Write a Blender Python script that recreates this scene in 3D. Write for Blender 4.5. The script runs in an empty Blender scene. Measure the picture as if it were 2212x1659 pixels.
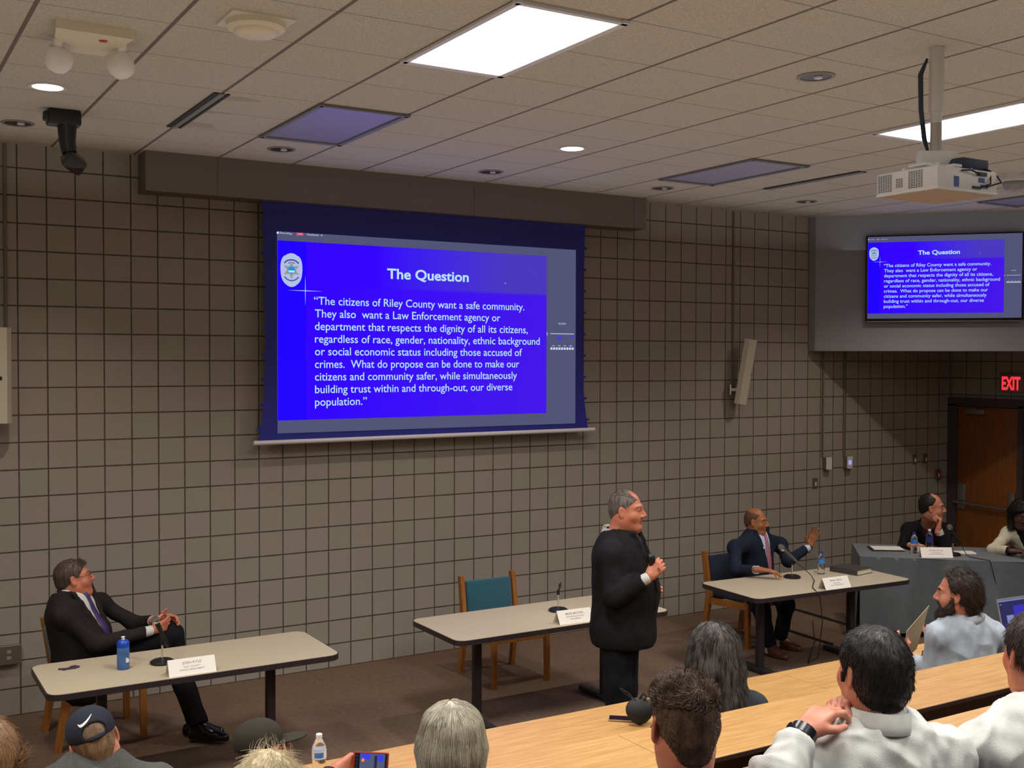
import bpy, bmesh, math, random
import numpy as np
from mathutils import Vector, Matrix, Euler
from mathutils.bvhtree import BVHTree

SC = bpy.context.scene
COL = SC.collection
RND = random.Random(7)

# ---------------------------------------------------------------- camera
CAM = Vector((-1.1023, -8.9297, 2.6713))
YAW, PITCH, ROLL = .5415, -.02365, .00245
def cam_axes():
    f = Vector((math.sin(YAW)*math.cos(PITCH), math.cos(YAW)*math.cos(PITCH), math.sin(PITCH)))
    r = Vector((math.cos(YAW), -math.sin(YAW), 0)); u = r.cross(f)
    return r*math.cos(ROLL)+u*math.sin(ROLL), -r*math.sin(ROLL)+u*math.cos(ROLL), f
_r, _u, _f = cam_axes()
cd = bpy.data.cameras.new('camera'); cd.sensor_width = 36; cd.lens = 2397.15/2212*36; cd.clip_start = .05
cam = bpy.data.objects.new('camera', cd); COL.objects.link(cam)
cam.matrix_world = Matrix(((_r.x, _u.x, -_f.x, CAM.x), (_r.y, _u.y, -_f.y, CAM.y), (_r.z, _u.z, -_f.z, CAM.z), (0, 0, 0, 1)))
SC.camera = cam

# ---------------------------------------------------------------- world, exposure
w = bpy.data.worlds.new('world'); SC.world = w; w.use_nodes = True
w.node_tree.nodes['Background'].inputs[0].default_value = (.8, .85, 1, 1)
w.node_tree.nodes['Background'].inputs[1].default_value = .02
SC.view_settings.view_transform = 'Standard'; SC.view_settings.look = 'None'
SC.view_settings.gamma = 1; SC.view_settings.use_curve_mapping = False
SC.view_settings.exposure = 0.0
try:
    SC.cycles.use_denoising = True; SC.cycles.max_bounces = 8; SC.cycles.sample_clamp_indirect = 4
except Exception: pass

# ---------------------------------------------------------------- room lamps' own light (fixtures are built further down) plus one added fill
TROFFER_W, DOWN_W = 52.0, 46.0
TROFFERS_ON = [(1.735, -4.17), (5.32, -4.17), (-1.85, -4.17), (1.735, -6.52), (5.32, -6.52), (-1.85, -6.52), (8.9, -6.52), (1.735, -8.87), (5.32, -8.87)]
TROFFERS_OFF = [(1.735, -1.835), (5.32, -1.835), (8.9, -2.4)]
DOWN_ON = [(-.075, -1.98), (3.58, -2.01), (7.75, -2.02)]
DOWN_OFF = [(-.09, -.80), (1.735, -.83), (3.585, -.78), (5.38, -.84), (3.54, -4.48), (7.15, -.91)]
CEIL = 4.24
def lamp(kind, loc, power, color, **k):
    l = bpy.data.lights.new('lamp_or_fill_light', kind); l.energy = power; l.color = color
    for a, b in k.items(): setattr(l, a, b)
    o = bpy.data.objects.new('lamp_or_fill_light', l); o.location = loc; COL.objects.link(o); return o
for x, y in TROFFERS_ON:
    lamp('AREA', (x, y, CEIL-.03), TROFFER_W*(1 if y > -5 else .70), (1, .99, .965), shape='RECTANGLE', size=.54, size_y=1.1, spread=math.radians(135))
for x, y in DOWN_ON:
    lamp('SPOT', (x, y, CEIL-.01), DOWN_W*4, (1, .87, .72), spot_size=math.radians(125), spot_blend=.7, shadow_soft_size=.06)

# added fill lamp without a fixture: brightens the ceiling in place of desk bounce
up = lamp('AREA', (3.4, -5.12, 3.86), 94.0, (1, .98, .95), shape='RECTANGLE', size=13.2, size_y=9.6)
up.rotation_euler = (math.pi, 0, 0)

# ---------------------------------------------------------------- helpers
def lin(c):
    c /= 255.0
    return c/12.92 if c <= .04045 else ((c+.055)/1.055)**2.4
def rgb(r, g, b): return (lin(r), lin(g), lin(b), 1)

class NT:
    def __init__(s, m): s.t = m.node_tree; s.n = s.t.nodes
    def add(s, typ, **k):
        nd = s.n.new(typ)
        for a, b in k.items():
            if a.startswith('i_'):
                key = a[2:]; key = int(key) if key.isdigit() else key
                nd.inputs[key].default_value = b
            else: setattr(nd, a, b)
        return nd
    def link(s, a, b): s.t.links.new(a, b)
    def math(s, op, a, b=None, c=None):
        nd = s.n.new('ShaderNodeMath'); nd.operation = op
        for i, v in enumerate((a, b, c)):
            if v is None: continue
            if isinstance(v, (int, float)): nd.inputs[i].default_value = v
            else: s.link(v, nd.inputs[i])
        return nd.outputs[0]
    def mix(s, fac, a, b):
        nd = s.n.new('ShaderNodeMix'); nd.data_type = 'RGBA'
        for sock, v in ((nd.inputs[0], fac), (nd.inputs[6], a), (nd.inputs[7], b)):
            if isinstance(v, (int, float, tuple)): sock.default_value = v
            else: s.link(v, sock)
        return nd.outputs[2]

MATS = {}
def mat(name, col, rough=.6, metal=0, noise=0, nscale=30, bump=0, bscale=200, spec=.5, alpha=1, trans=0, emit=None, estr=0, stretch=None, col2=None, sheen=0, coat=0):
    """a surface with optional colour mottling between col and col2 and a fine bump"""
    if name in MATS: return MATS[name]
    m = bpy.data.materials.new(name); m.use_nodes = True; MATS[name] = m
    t = NT(m); p = t.n['Principled BSDF']
    p.inputs['Base Color'].default_value = col; p.inputs['Roughness'].default_value = rough
    p.inputs['Metallic'].default_value = metal; p.inputs['Specular IOR Level'].default_value = spec
    if trans: p.inputs['Transmission Weight'].default_value = trans; p.inputs['IOR'].default_value = 1.35
    if sheen: p.inputs['Sheen Weight'].default_value = sheen
    if coat: p.inputs['Coat Weight'].default_value = coat
    if alpha < 1: p.inputs['Alpha'].default_value = alpha
    if emit: p.inputs['Emission Color'].default_value = emit; p.inputs['Emission Strength'].default_value = estr
    if noise or bump:
        tc = t.add('ShaderNodeTexCoord'); src = tc.outputs['Object']
        if stretch:
            mp = t.add('ShaderNodeMapping'); mp.inputs['Scale'].default_value = stretch
            t.link(src, mp.inputs[0]); src = mp.outputs[0]
        if noise:
            nz = t.add('ShaderNodeTexNoise', i_Scale=nscale, i_Detail=5.0); t.link(src, nz.inputs['Vector'])
            c2 = col2 or tuple(c*(1-noise) for c in col[:3])+(1,)
            f = t.math('MULTIPLY_ADD', nz.outputs[0], 3.0, -1.0); f = t.math('MAXIMUM', t.math('MINIMUM', f, 1.0), 0.0)
            t.link(t.mix(f, col, c2), p.inputs['Base Color'])
        if bump:
            nb = t.add('ShaderNodeTexNoise', i_Scale=bscale, i_Detail=3.0); t.link(src, nb.inputs['Vector'])
            bp = t.add('ShaderNodeBump', i_Strength=bump, i_Distance=.01)
            t.link(nb.outputs[0], bp.inputs['Height']); t.link(bp.outputs[0], p.inputs['Normal'])
    return m
def emis(name, col, strength):
    if name in MATS: return MATS[name]
    m = bpy.data.materials.new(name); m.use_nodes = True; MATS[name] = m
    p = m.node_tree.nodes['Principled BSDF']; p.inputs['Base Color'].default_value = (.004, .004, .004, 1); p.inputs['Roughness'].default_value = .6; p.inputs['Specular IOR Level'].default_value = .1
    p.inputs['Emission Color'].default_value = col; p.inputs['Emission Strength'].default_value = strength
    return m

class MB:
    """collects shapes into one bmesh"""
    def __init__(s): s.b = bmesh.new(); s.mi = 0
    def _fin(s, vs):
        for f in {f for v in vs for f in v.link_faces}: f.material_index = s.mi
    def box(s, c, size, bevel=0, rot=None, seg=2):
        m = Matrix.Translation(Vector(c)) @ (rot.to_matrix().to_4x4() if isinstance(rot, Euler) else (rot or Matrix.Identity(4))) @ Matrix.Diagonal((*size, 1))
        vs = bmesh.ops.create_cube(s.b, size=1, matrix=m)['verts']
        s._fin(vs)
        if bevel:
            es = list({e for v in vs for e in v.link_edges})
            r = bmesh.ops.bevel(s.b, geom=es, offset=bevel, segments=seg, profile=.5, affect='EDGES', clamp_overlap=True)
            for f in r['faces']: f.material_index = s.mi
        return s
    def cyl(s, p0, p1, r0, r1=None, n=16, cap=True):
        p0, p1 = Vector(p0), Vector(p1); r1 = r0 if r1 is None else r1
        return s.tube([p0, p1], [r0, r1], n, cap)
    def tube(s, pts, r, n=8, cap=True):
        pts = [Vector(p) for p in pts]; rs = r if isinstance(r, (list, tuple)) else [r]*len(pts)
        rings = []; prev = None
        for i, p in enumerate(pts):
            d = (pts[min(i+1, len(pts)-1)]-pts[max(i-1, 0)])
            d = d.normalized() if d.length > 1e-9 else Vector((0, 0, 1))
            if prev is None:
                a = Vector((0, 0, 1)) if abs(d.z) < .9 else Vector((1, 0, 0)); x = d.cross(a).normalized()
            else: x = (prev-d*prev.dot(d)).normalized()
            prev = x; y = d.cross(x)
            rings.append([s.b.verts.new(p+(x*math.cos(2*math.pi*k/n)+y*math.sin(2*math.pi*k/n))*max(rs[i], 1e-5)) for k in range(n)])
        fs = []
        for a, b in zip(rings, rings[1:]):
            for k in range(n): fs.append(s.b.faces.new((a[k], a[(k+1) % n], b[(k+1) % n], b[k])))
        if cap:
            fs.append(s.b.faces.new(rings[0][::-1])); fs.append(s.b.faces.new(rings[-1]))
        for f in fs: f.material_index = s.mi
        return s
    def lathe(s, prof, c=(0, 0, 0), n=24, axis=None):
        m = Matrix.Translation(Vector(c)) @ (axis or Matrix.Identity(4))
        rings = [[s.b.verts.new(m @ Vector((r*math.cos(2*math.pi*k/n), r*math.sin(2*math.pi*k/n), z))) for k in range(n)] for r, z in prof]
        for a, b in zip(rings, rings[1:]):
            for k in range(n):
                f = s.b.faces.new((a[k], a[(k+1) % n], b[(k+1) % n], b[k])); f.material_index = s.mi
        for rg, rv in ((rings[0], True), (rings[-1], False)):
            f = s.b.faces.new(rg[::-1] if rv else rg); f.material_index = s.mi
        return s
    def prism(s, poly, z0, z1, m=None):
        m = m or Matrix.Identity(4)
        a = [s.b.verts.new(m @ Vector((x, y, z0))) for x, y in poly]; b = [s.b.verts.new(m @ Vector((x, y, z1))) for x, y in poly]
        n = len(poly); fs = [s.b.faces.new(a[::-1]), s.b.faces.new(b)]
        for k in range(n): fs.append(s.b.faces.new((a[k], a[(k+1) % n], b[(k+1) % n], b[k])))
        for f in fs: f.material_index = s.mi
        return s
    def face(s, pts):
        f = s.b.faces.new([s.b.verts.new(Vector(p)) for p in pts]); f.material_index = s.mi; return s
    def grid(s, fn, nu, nv):
        vs = [[s.b.verts.new(Vector(fn(i/nu, j/nv))) for j in range(nv+1)] for i in range(nu+1)]
        for i in range(nu):
            for j in range(nv):
                f = s.b.faces.new((vs[i][j], vs[i+1][j], vs[i+1][j+1], vs[i][j+1])); f.material_index = s.mi
        return s
    def mesh(s, me, m):
        n0 = len(s.b.faces); k0 = len(s.b.verts)
        s.b.from_mesh(me); s.b.verts.ensure_lookup_table(); s.b.faces.ensure_lookup_table()
        for v in s.b.verts[k0:]: v.co = m @ v.co
        for f in s.b.faces[n0:]: f.material_index = s.mi
        return s
    def done(s, name, mats, parent=None, loc=None, smooth=40, recalc=True):
        if recalc: bmesh.ops.recalc_face_normals(s.b, faces=s.b.faces)
        me = bpy.data.meshes.new(name); s.b.to_mesh(me); s.b.free()
        if not isinstance(mats, (list, tuple)): mats = [mats]
        for m in mats: me.materials.append(m)
        if smooth:
            me.shade_smooth(); me.set_sharp_from_angle(angle=math.radians(smooth))
        o = bpy.data.objects.new(name, me); COL.objects.link(o)
        if parent is not None: o.parent = parent
        if loc: o.location = loc
        return o

def tag(o, label, cat, group=None):
    o['label'] = label; o['category'] = cat
    if group: o['group'] = group
    return o
def thing(name, label, cat, loc=(0, 0, 0), rz=0, group=None):
    o = bpy.data.objects.new(name, None); o.empty_display_size = .1; COL.objects.link(o)
    o.location = loc; o.rotation_euler = (0, 0, rz)
    return tag(o, label, cat, group)
def struct(o): o['kind'] = 'structure'; return o
def dup(root, loc, rz=None, label=None):
    r = root.copy(); COL.objects.link(r); r.location = loc
    if rz is not None: r.rotation_euler = (0, 0, rz)
    if label: r['label'] = label
    for ch in list(root.children):
        c = ch.copy(); COL.objects.link(c); c.parent = r
        for g in list(ch.children):
            d = g.copy(); COL.objects.link(d); d.parent = c
    return r

_TXT = {}
def text_mesh(s, bold=0.0):
    """flat lettering as a mesh plus its extents"""
    key = (s, bold)
    if key in _TXT: return _TXT[key]
    c = bpy.data.curves.new('lettering', 'FONT'); c.body = s; c.size = 1; c.offset = bold; c.resolution_u = 4
    o = bpy.data.objects.new('lettering', c); COL.objects.link(o)
    bpy.context.view_layer.update()
    me = bpy.data.meshes.new_from_object(o.evaluated_get(bpy.context.evaluated_depsgraph_get()))
    bpy.data.objects.remove(o); bpy.data.curves.remove(c)
    xs = [v.co.x for v in me.vertices] or [0, 1]
    _TXT[key] = (me, min(xs), max(xs)); return _TXT[key]
def put_text(mb, s, x0, x1, base, m, height=None, bold=0.0, z=0.0):
    """writes s between x0 and x1 on the plane m (x along, y up); height is the size of the type"""
    me, a, b = text_mesh(s, bold)
    sx = (x1-x0)/max(b-a, 1e-6); sy = height if height else sx
    mb.mesh(me, m @ Matrix.Translation((x0-a*sx, base, z)) @ Matrix.Diagonal((sx, sy, 1, 1)))

# ================================================================ the setting
def block_mat(name, axis):
    m = bpy.data.materials.new(name); m.use_nodes = True
    t = NT(m); p = t.n['Principled BSDF']; p.inputs['Roughness'].default_value = .75; p.inputs['Specular IOR Level'].default_value = .25
    tc = t.add('ShaderNodeTexCoord'); sp = t.add('ShaderNodeSeparateXYZ'); t.link(tc.outputs['Object'], sp.inputs[0])
    def cell(s):
        u = t.math('DIVIDE', s, .2032); f = t.math('FRACT', u)
        return t.math('FLOOR', u), t.math('MULTIPLY', t.math('MINIMUM', f, t.math('SUBTRACT', 1.0, f)), .2032)
    nzw = t.add('ShaderNodeTexNoise', i_Scale=9.0, i_Detail=2.0); t.link(tc.outputs['Object'], nzw.inputs['Vector'])
    iu, du = cell(sp.outputs[axis]); iv, dv = cell(sp.outputs[2])
    d = t.math('MINIMUM', du, dv)
    d = t.math('ADD', d, t.math('MULTIPLY_ADD', nzw.outputs[0], .004, -.002))
    g = t.add('ShaderNodeMapRange', interpolation_type='SMOOTHSTEP'); t.link(d, g.inputs[0]); g.inputs[1].default_value = .0025; g.inputs[2].default_value = .0075
    cv = t.add('ShaderNodeCombineXYZ'); t.link(iu, cv.inputs[0]); t.link(iv, cv.inputs[1])
    wn = t.add('ShaderNodeTexWhiteNoise', noise_dimensions='3D'); t.link(cv.outputs[0], wn.inputs[0])
    face = t.mix(wn.outputs[0], rgb(158, 155, 139), rgb(164, 152, 145))
    n2 = t.add('ShaderNodeTexNoise', i_Scale=120.0, i_Detail=4.0); t.link(tc.outputs['Object'], n2.inputs['Vector'])
    face = t.mix(t.math('MULTIPLY', n2.outputs[0], .25), face, rgb(95, 90, 78))
    t.link(t.mix(g.outputs[0], rgb(80, 72, 60), face), p.inputs['Base Color'])
    h = t.math('ADD', g.outputs[0], t.math('MULTIPLY', n2.outputs[0], .18))
    bp = t.add('ShaderNodeBump', i_Strength=.55, i_Distance=.006); t.link(h, bp.inputs['Height']); t.link(bp.outputs[0], p.inputs['Normal'])
    return m
M_BLOCK_X = block_mat('painted_block', 0); M_BLOCK_Y = block_mat('painted_block_side', 1)

def ceiling_mat():
    m = bpy.data.materials.new('ceiling_tiles'); m.use_nodes = True
    t = NT(m); p = t.n['Principled BSDF']; p.inputs['Roughness'].default_value = .9; p.inputs['Specular IOR Level'].default_value = .2
    tc = t.add('ShaderNodeTexCoord'); sp = t.add('ShaderNodeSeparateXYZ'); t.link(tc.outputs['Object'], sp.inputs[0])
    def dist(s, off, pitch):
        f = t.math('FRACT', t.math('DIVIDE', t.math('SUBTRACT', s, off), pitch))
        return t.math('MULTIPLY', t.math('MINIMUM', f, t.math('SUBTRACT', 1.0, f)), pitch)
    dx, dy = dist(sp.outputs[0], .24, .598), dist(sp.outputs[1], -.08, .585)
    def band(d, a, b):
        g = t.add('ShaderNodeMapRange'); t.link(d, g.inputs[0]); g.inputs[1].default_value = a; g.inputs[2].default_value = b; return g.outputs[0]
    bar = t.math('MINIMUM', band(dx, .009, .012), t.math('MAXIMUM', band(dy, .0015, .0045), .0))
    n1 = t.add('ShaderNodeTexNoise', i_Scale=95.0, i_Detail=3.0, i_Roughness=.7); t.link(tc.outputs['Object'], n1.inputs['Vector'])
    n2 = t.add('ShaderNodeTexNoise', i_Scale=1.1, i_Detail=2.0); t.link(tc.outputs['Object'], n2.inputs['Vector'])
    sp2 = t.math('MAXIMUM', t.math('MINIMUM', t.math('MULTIPLY_ADD', n1.outputs[0], 4.5, -1.9), 1.0), 0.0)
    tile = t.mix(sp2, rgb(178, 170, 152), rgb(204, 196, 178))
    tile = t.mix(t.math('MULTIPLY', n2.outputs[0], .22), tile, rgb(170, 152, 140))
    t.link(t.mix(bar, rgb(112, 102, 92), tile), p.inputs['Base Color'])
    bp = t.add('ShaderNodeBump', i_Strength=.35, i_Distance=.01)
    t.link(t.math('ADD', t.math('MULTIPLY', sp2, .3), bar), bp.inputs['Height']); t.link(bp.outputs[0], p.inputs['Normal'])
    return m

M_CARPET = mat('brown_carpet', rgb(124, 101, 85), rough=.95, noise=.18, nscale=26, bump=.5, bscale=420, spec=.1)
M_TIER = mat('tier_carpet', rgb(96, 95, 104), rough=.95, noise=.2, nscale=30, bump=.5, bscale=420, spec=.1)
M_GREY = mat('grey_paint', rgb(146, 148, 158), rough=.6, bump=.12, bscale=260)
M_BROWNGREY = mat('soffit_paint', rgb(104, 94, 88), rough=.55, bump=.1, bscale=260)
M_DOORWOOD = mat('door_wood', rgb(150, 88, 36), rough=.4, noise=.3, nscale=6, stretch=(6, 6, .5))
M_FRAME = mat('door_frame_paint', rgb(72, 66, 66), rough=.5)
M_STEEL = mat('brushed_steel', rgb(170, 168, 165), rough=.35, metal=.9)
M_WHITEP = mat('white_plastic', rgb(225, 220, 208), rough=.45)
M_BLACKP = mat('black_plastic', rgb(22, 21, 22), rough=.4)
M_OLIVEP = mat('olive_paint', rgb(112, 105, 88), rough=.6)

X0, X1, Y1 = -3.6, 10.6, -12.0
struct(MB().box(((X0+X1)/2, .1, 2.12), (X1-X0+.4, .2, 4.4)).done('wall_back', M_BLOCK_X, smooth=0))
struct(MB().box((X1+.1, Y1/2, 2.12), (.2, -Y1, 4.4)).done('wall_right', M_BLOCK_Y, smooth=0))
struct(MB().box((X0-.1, Y1/2, 2.12), (.2, -Y1, 4.4)).done('wall_left', M_BLOCK_Y, smooth=0))
struct(MB().box(((X0+X1)/2, Y1-.1, 2.12), (X1-X0+.4, .2, 4.4)).done('wall_front', M_BLOCK_X, smooth=0))
struct(MB().box(((X0+X1)/2, Y1/2, CEIL+.05), (X1-X0, -Y1, .1)).done('ceiling', ceiling_mat(), smooth=0))
fl = MB(); fl.box(((X0+X1)/2, Y1/2, -.05), (X1-X0, -Y1, .1)); fl.mi = 1
for k, y in enumerate((-5.12, -6.27, -7.42, -8.57)):
    fl.box(((X0+X1)/2, (y+Y1)/2, .3*k+.15+.0005), (X1-X0, y-Y1, .3))
struct(fl.done('floor', [M_CARPET, M_TIER], smooth=0))

# soffit box that hides the screen's roller, and the slanted bulkhead that carries the television
sb = MB(); sb.box((3.26, -.125, 4.088), (4.78, .25, .304)); sb.mi = 1
for x in (1.42, 3.72, 5.50): sb.box((x, -.2502, 4.088), (.004, .002, .30))
struct(sb.done('trim_1', [M_BROWNGREY, mat('soffit_seam', rgb(60, 54, 52))], smooth=0))
BA, BD = Vector((8.13, -.10, 0)), Vector((.671, -.741, 0)).normalized(); BN = Vector((BD.y, -BD.x, 0))
bend = BA+BD*((X1-BA.x)/BD.x)
struct(MB().prism([(8.13, 0), (BA.x, BA.y), (bend.x, bend.y), (X1, 0)], 2.755, CEIL).done('wall_bulkhead', M_GREY, smooth=0))

# wooden exit door in the side wall
dm = MB(); dm.box((X1-.02, -.53, 1.05), (.05, .80, 2.08), bevel=.004)
door = struct(dm.done('door_1', M_DOORWOOD, smooth=30))
MB().box((X1-.055, -.20, 1.0), (.03, .12, .30), bevel=.008).box((X1-.055, -.88, 1.0), (.03, .08, .22), bevel=.008).tube([(X1-.10, -.12, .93), (X1-.115, -.30, .925), (X1-.115, -.86, .915)], .017, 10).done('push_bar', M_STEEL, door)
MB().box((X1-.08, -.40, 2.04), (.07, .26, .06), bevel=.008).tube([(X1-.10, -.28, 2.075), (X1-.16, -.45, 2.08)], .01, 6).done('door_closer', M_STEEL, door)
d2 = MB(); d2.box((X1-.02, -1.44, 1.05), (.05, .80, 2.08), bevel=.004)
struct(d2.done('door_2', M_DOORWOOD, smooth=30))
fr = MB()
for y, wd in ((-.065, .13), (-.985, .07), (-1.90, .10)): fr.box((X1-.03, y, 1.06), (.09, wd, 2.12))
fr.box((X1-.03, -.98, 2.15), (.09, 1.96, .10))
struct(fr.done('trim_2', M_FRAME, smooth=0))

# ---------------------------------------------------------------- slide shown on both screens (unit: picture width)
def slide_mat():
    if 'slide_blue' in MATS: return MATS['slide_blue']
    m = bpy.data.materials.new('slide_blue'); m.use_nodes = True; MATS['slide_blue'] = m
    t = NT(m); p = t.n['Principled BSDF']; p.inputs['Base Color'].default_value = (.002, .002, .004, 1); p.inputs['Specular IOR Level'].default_value = .1
    tc = t.add('ShaderNodeTexCoord'); sp = t.add('ShaderNodeSeparateXYZ'); t.link(tc.outputs['Object'], sp.inputs[0])
    def ramp(s, a, b):
        g = t.add('ShaderNodeMapRange'); t.link(s, g.inputs[0]); g.inputs[1].default_value = a; g.inputs[2].default_value = b; return g.outputs[0]
    gx = ramp(sp.outputs[0], .15, .9)
    body = t.mix(gx, rgb(50, 0, 255), rgb(68, 22, 232))
    band = t.mix(ramp(sp.outputs[0], .30, .75), rgb(52, 0, 255), rgb(76, 56, 190))
    c = t.mix(ramp(sp.outputs[1], .408, .418), body, band)
    c = t.mix(ramp(sp.outputs[0], .0835, .0845), rgb(32, 0, 255), c)
    t.link(c, p.inputs['Emission Color']); p.inputs['Emission Strength'].default_value = 1.0
    return m
M_GREYLIT = emis('picture_grey', rgb(86, 88, 122), .9); M_TXT = emis('slide_lettering', rgb(186, 224, 252), 1.0)
M_UI = emis('overlay_white', rgb(205, 215, 245), 1.0); M_UIRED = emis('overlay_red', rgb(200, 60, 100), 1.0); M_UIBLUE = emis('overlay_blue', rgb(70, 60, 220), 1.0)
M_BSILVER = emis('badge_silver', rgb(178, 192, 232), 1.0); M_BDARK = emis('badge_navy', rgb(66, 84, 150), 1.0); M_BGOLD = emis('badge_gold', rgb(158, 152, 158), 1.0); M_BTEAL = emis('badge_teal', rgb(20, 150, 215), 1.0); M_BWHITE = emis('badge_white', rgb(180, 236, 245), 1.0)
LINES = [('\u201cThe citizens of Riley County want a safe community.', .1075, .804), ('They also  want a Law Enforcement agency or', .110, .717),
         ('department that respects the dignity of all its citizens,', .110, .817), ('regardless of race, gender, nationality, ethnic background', .110, .862),
         ('or social economic status including those accused of', .110, .796), ('crimes.  What do propose can be done to make our', .110, .786),
         ('citizens and community safer, while simultaneously', .110, .778), ('building trust within and through-out, our diverse', .110, .761), ('population.\u201d', .110, .2685)]
def slide(parent, M, h):
    I = Matrix.Identity(4)
    def put(mb, name, mats, par, first=False):
        o = mb.done(name, mats, None, smooth=0, recalc=False)
        if first: o.parent = par; o.matrix_local = M
        else: o.parent = par
        return o
    pic = put(MB().face([(0, 0, 0), (1, 0, 0), (1, h, 0), (0, h, 0)]), 'picture', M_GREYLIT, parent, True)
    put(MB().face([(.001, .036, .001), (.888, .036, .001), (.888, .536, .001), (.001, .536, .001)]), 'slide_background', slide_mat(), pic)
    a = MB(); put_text(a, 'The Question', .333, .605, .4435, I, .0415, bold=.022, z=.002); put(a, 'slide_title', M_TXT, pic)
    a = MB()
    for k, (s, x0, x1) in enumerate(LINES): put_text(a, s, x0, x1, .361-.03575*k, I, .0325, bold=.004, z=.002)
    put(a, 'slide_paragraph', M_TXT, pic)
    a = MB(); a.prism([(.030, .3988), (.0817, .3979), (.134, .3988), (.0817, .3997)], .002, .0022); a.prism([(.0809, .399), (.0817, .357), (.0825, .399), (.0817, .441)], .002, .0022)
    put(a, 'slide_crosshair', M_TXT, pic)
    a = MB(); cx, cy = .0414, .456; pts = []
    for k in range(48):
        t = 2*math.pi*k/48; r = 1+.05*math.cos(4*t+math.pi)*(abs(math.cos(t)) < .85)
        pts.append((cx+.0335*math.sin(t)*r*(1-.10*max(0, -math.cos(t))), cy+.046*math.cos(t)*(r if math.cos(t) > 0 else 1.04)))
    a.prism(pts, .002, .0024); a.mi = 1
    for r0, r1, t0, t1, oy in ((.028, .0235, -.95, .95, .006), (.013, .0105, -.9, .9, .012)):
        n = 14; up = [(cx+r0*math.sin(t0+(t1-t0)*k/n), cy+oy+.002+r0*.92*math.cos(t0+(t1-t0)*k/n)-.004) for k in range(n+1)]
        dn = [(cx+r1*math.sin(t0+(t1-t0)*k/n), cy+oy+.002+r1*.92*math.cos(t0+(t1-t0)*k/n)-.004) for k in range(n, -1, -1)]
        a.prism(up+dn, .0024, .0027)
    n = 14; up = [(cx+.026*math.sin(-1+2*k/n), cy-.006-.026*math.cos(-1+2*k/n)) for k in range(n+1)]; dn = [(cx+.0225*math.sin(-1+2*k/n), cy-.006-.0225*math.cos(-1+2*k/n)) for k in range(n, -1, -1)]
    a.prism(up+dn, .0024, .0027); a.mi = 2
    a.prism([(cx+(.0265 if k % 2 == 0 else .013)*math.sin(math.pi*k/6), cy-.001+(.026 if k % 2 == 0 else .0125)*math.cos(math.pi*k/6)) for k in range(12)], .0027, .003); a.mi = 3
    a.prism([(cx+.0105*math.cos(t), cy-.001+.0105*math.sin(t)) for t in [math.pi*k/16 for k in range(32)]], .003, .0032); a.mi = 4
    a.prism([(cx-.0095, cy-.002), (cx+.0095, cy-.002), (cx+.007, cy-.0075), (cx-.007, cy-.0075)], .0032, .0034)
    put(a, 'badge_emblem', [M_BSILVER, M_BDARK, M_BGOLD, M_BTEAL, M_BWHITE], pic)
    a = MB(); a.prism([(.002+.0032*math.cos(t), .5566+.0032*math.sin(t)) for t in [math.pi*k/8 for k in range(16)]], .002, .0022)
    put_text(a, 'Recording...', .008, .046, .5545, I, .0075, z=.002); put_text(a, 'Facebook', .0875, .1225, .5545, I, .0075, z=.002)
    a.prism([(.1275, .558), (.1335, .558), (.1305, .5545)], .002, .0022)
    put_text(a, 'RCPD', .9336, .962, .3193, I, .0075, z=.002)
    a.prism([(.902, .2885), (.993, .2885), (.993, .2905), (.902, .2905)], .002, .0021); a.prism([(.889, .283), (.891, .283), (.891, .294), (.889, .294)], .002, .0021)
    for k in range(9): a.prism([(.9025+k*.0102, .238), (.9105+k*.0102, .239), (.9105+k*.0102, .2455), (.9035+k*.0102, .246)], .002, .0021)
    for k in range(4): a.prism([(.909+k*.022, .2505), (.919+k*.022, .2505), (.919+k*.022, .252), (.909+k*.022, .252)], .002, .0021)
    a.mi = 1; a.prism([(.055, .5525), (.078, .5525), (.078, .5605), (.055, .5605)], .002, .0021)
    a.mi = 2; a.prism([(.928, .269), (.946, .269), (.946, .281), (.928, .281)], .002, .0021); a.prism([(.980, .277), (.990, .277), (.990, .284), (.980, .284)], .002, .0021)
    a.mi = 0; put_text(a, 'LIVE', .0595, .0735, .5548, I, .0062, z=.0025)
    a.prism([(.7346+.0016*math.cos(t), .4437+.0016*math.sin(t)) for t in [math.pi*k/4 for k in range(8)]], .002, .0022)
    put(a, 'meeting_overlay', [M_UI, M_UIRED, M_UIBLUE], pic)
    return pic

scr = thing('projection_screen', 'large pull-down projection screen showing a blue slide on the block wall', 'projection screen', (3.41, -.15, 2.0))
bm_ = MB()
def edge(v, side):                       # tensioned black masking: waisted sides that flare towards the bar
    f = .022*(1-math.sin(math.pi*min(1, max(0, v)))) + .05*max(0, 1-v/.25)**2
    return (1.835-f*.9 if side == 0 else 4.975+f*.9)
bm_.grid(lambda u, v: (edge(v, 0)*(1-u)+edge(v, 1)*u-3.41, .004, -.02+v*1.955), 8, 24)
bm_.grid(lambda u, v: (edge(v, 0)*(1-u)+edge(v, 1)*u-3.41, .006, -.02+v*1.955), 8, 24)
M_MASK = mat('masking_with_blue_glow', rgb(40, 42, 150), rough=.55)  # black cloth with the projector's blue spill and glow mixed into its colour
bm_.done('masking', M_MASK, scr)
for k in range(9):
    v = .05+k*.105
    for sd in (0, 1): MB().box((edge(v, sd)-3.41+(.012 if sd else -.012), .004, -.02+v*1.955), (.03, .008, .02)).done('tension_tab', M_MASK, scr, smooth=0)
MB().tube([(1.735-3.41, .0, -.027), (5.11-3.41, .0, -.02)], .019, 12).done('bottom_bar', mat('white_bar', rgb(222, 218, 222), rough=.4), scr)
SM = Matrix(((1, 0, 0, 0), (0, 0, -1, 0), (0, 1, 0, 0), (0, 0, 0, 1)))     # picture x,y -> wall x,z, facing the audience
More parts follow.
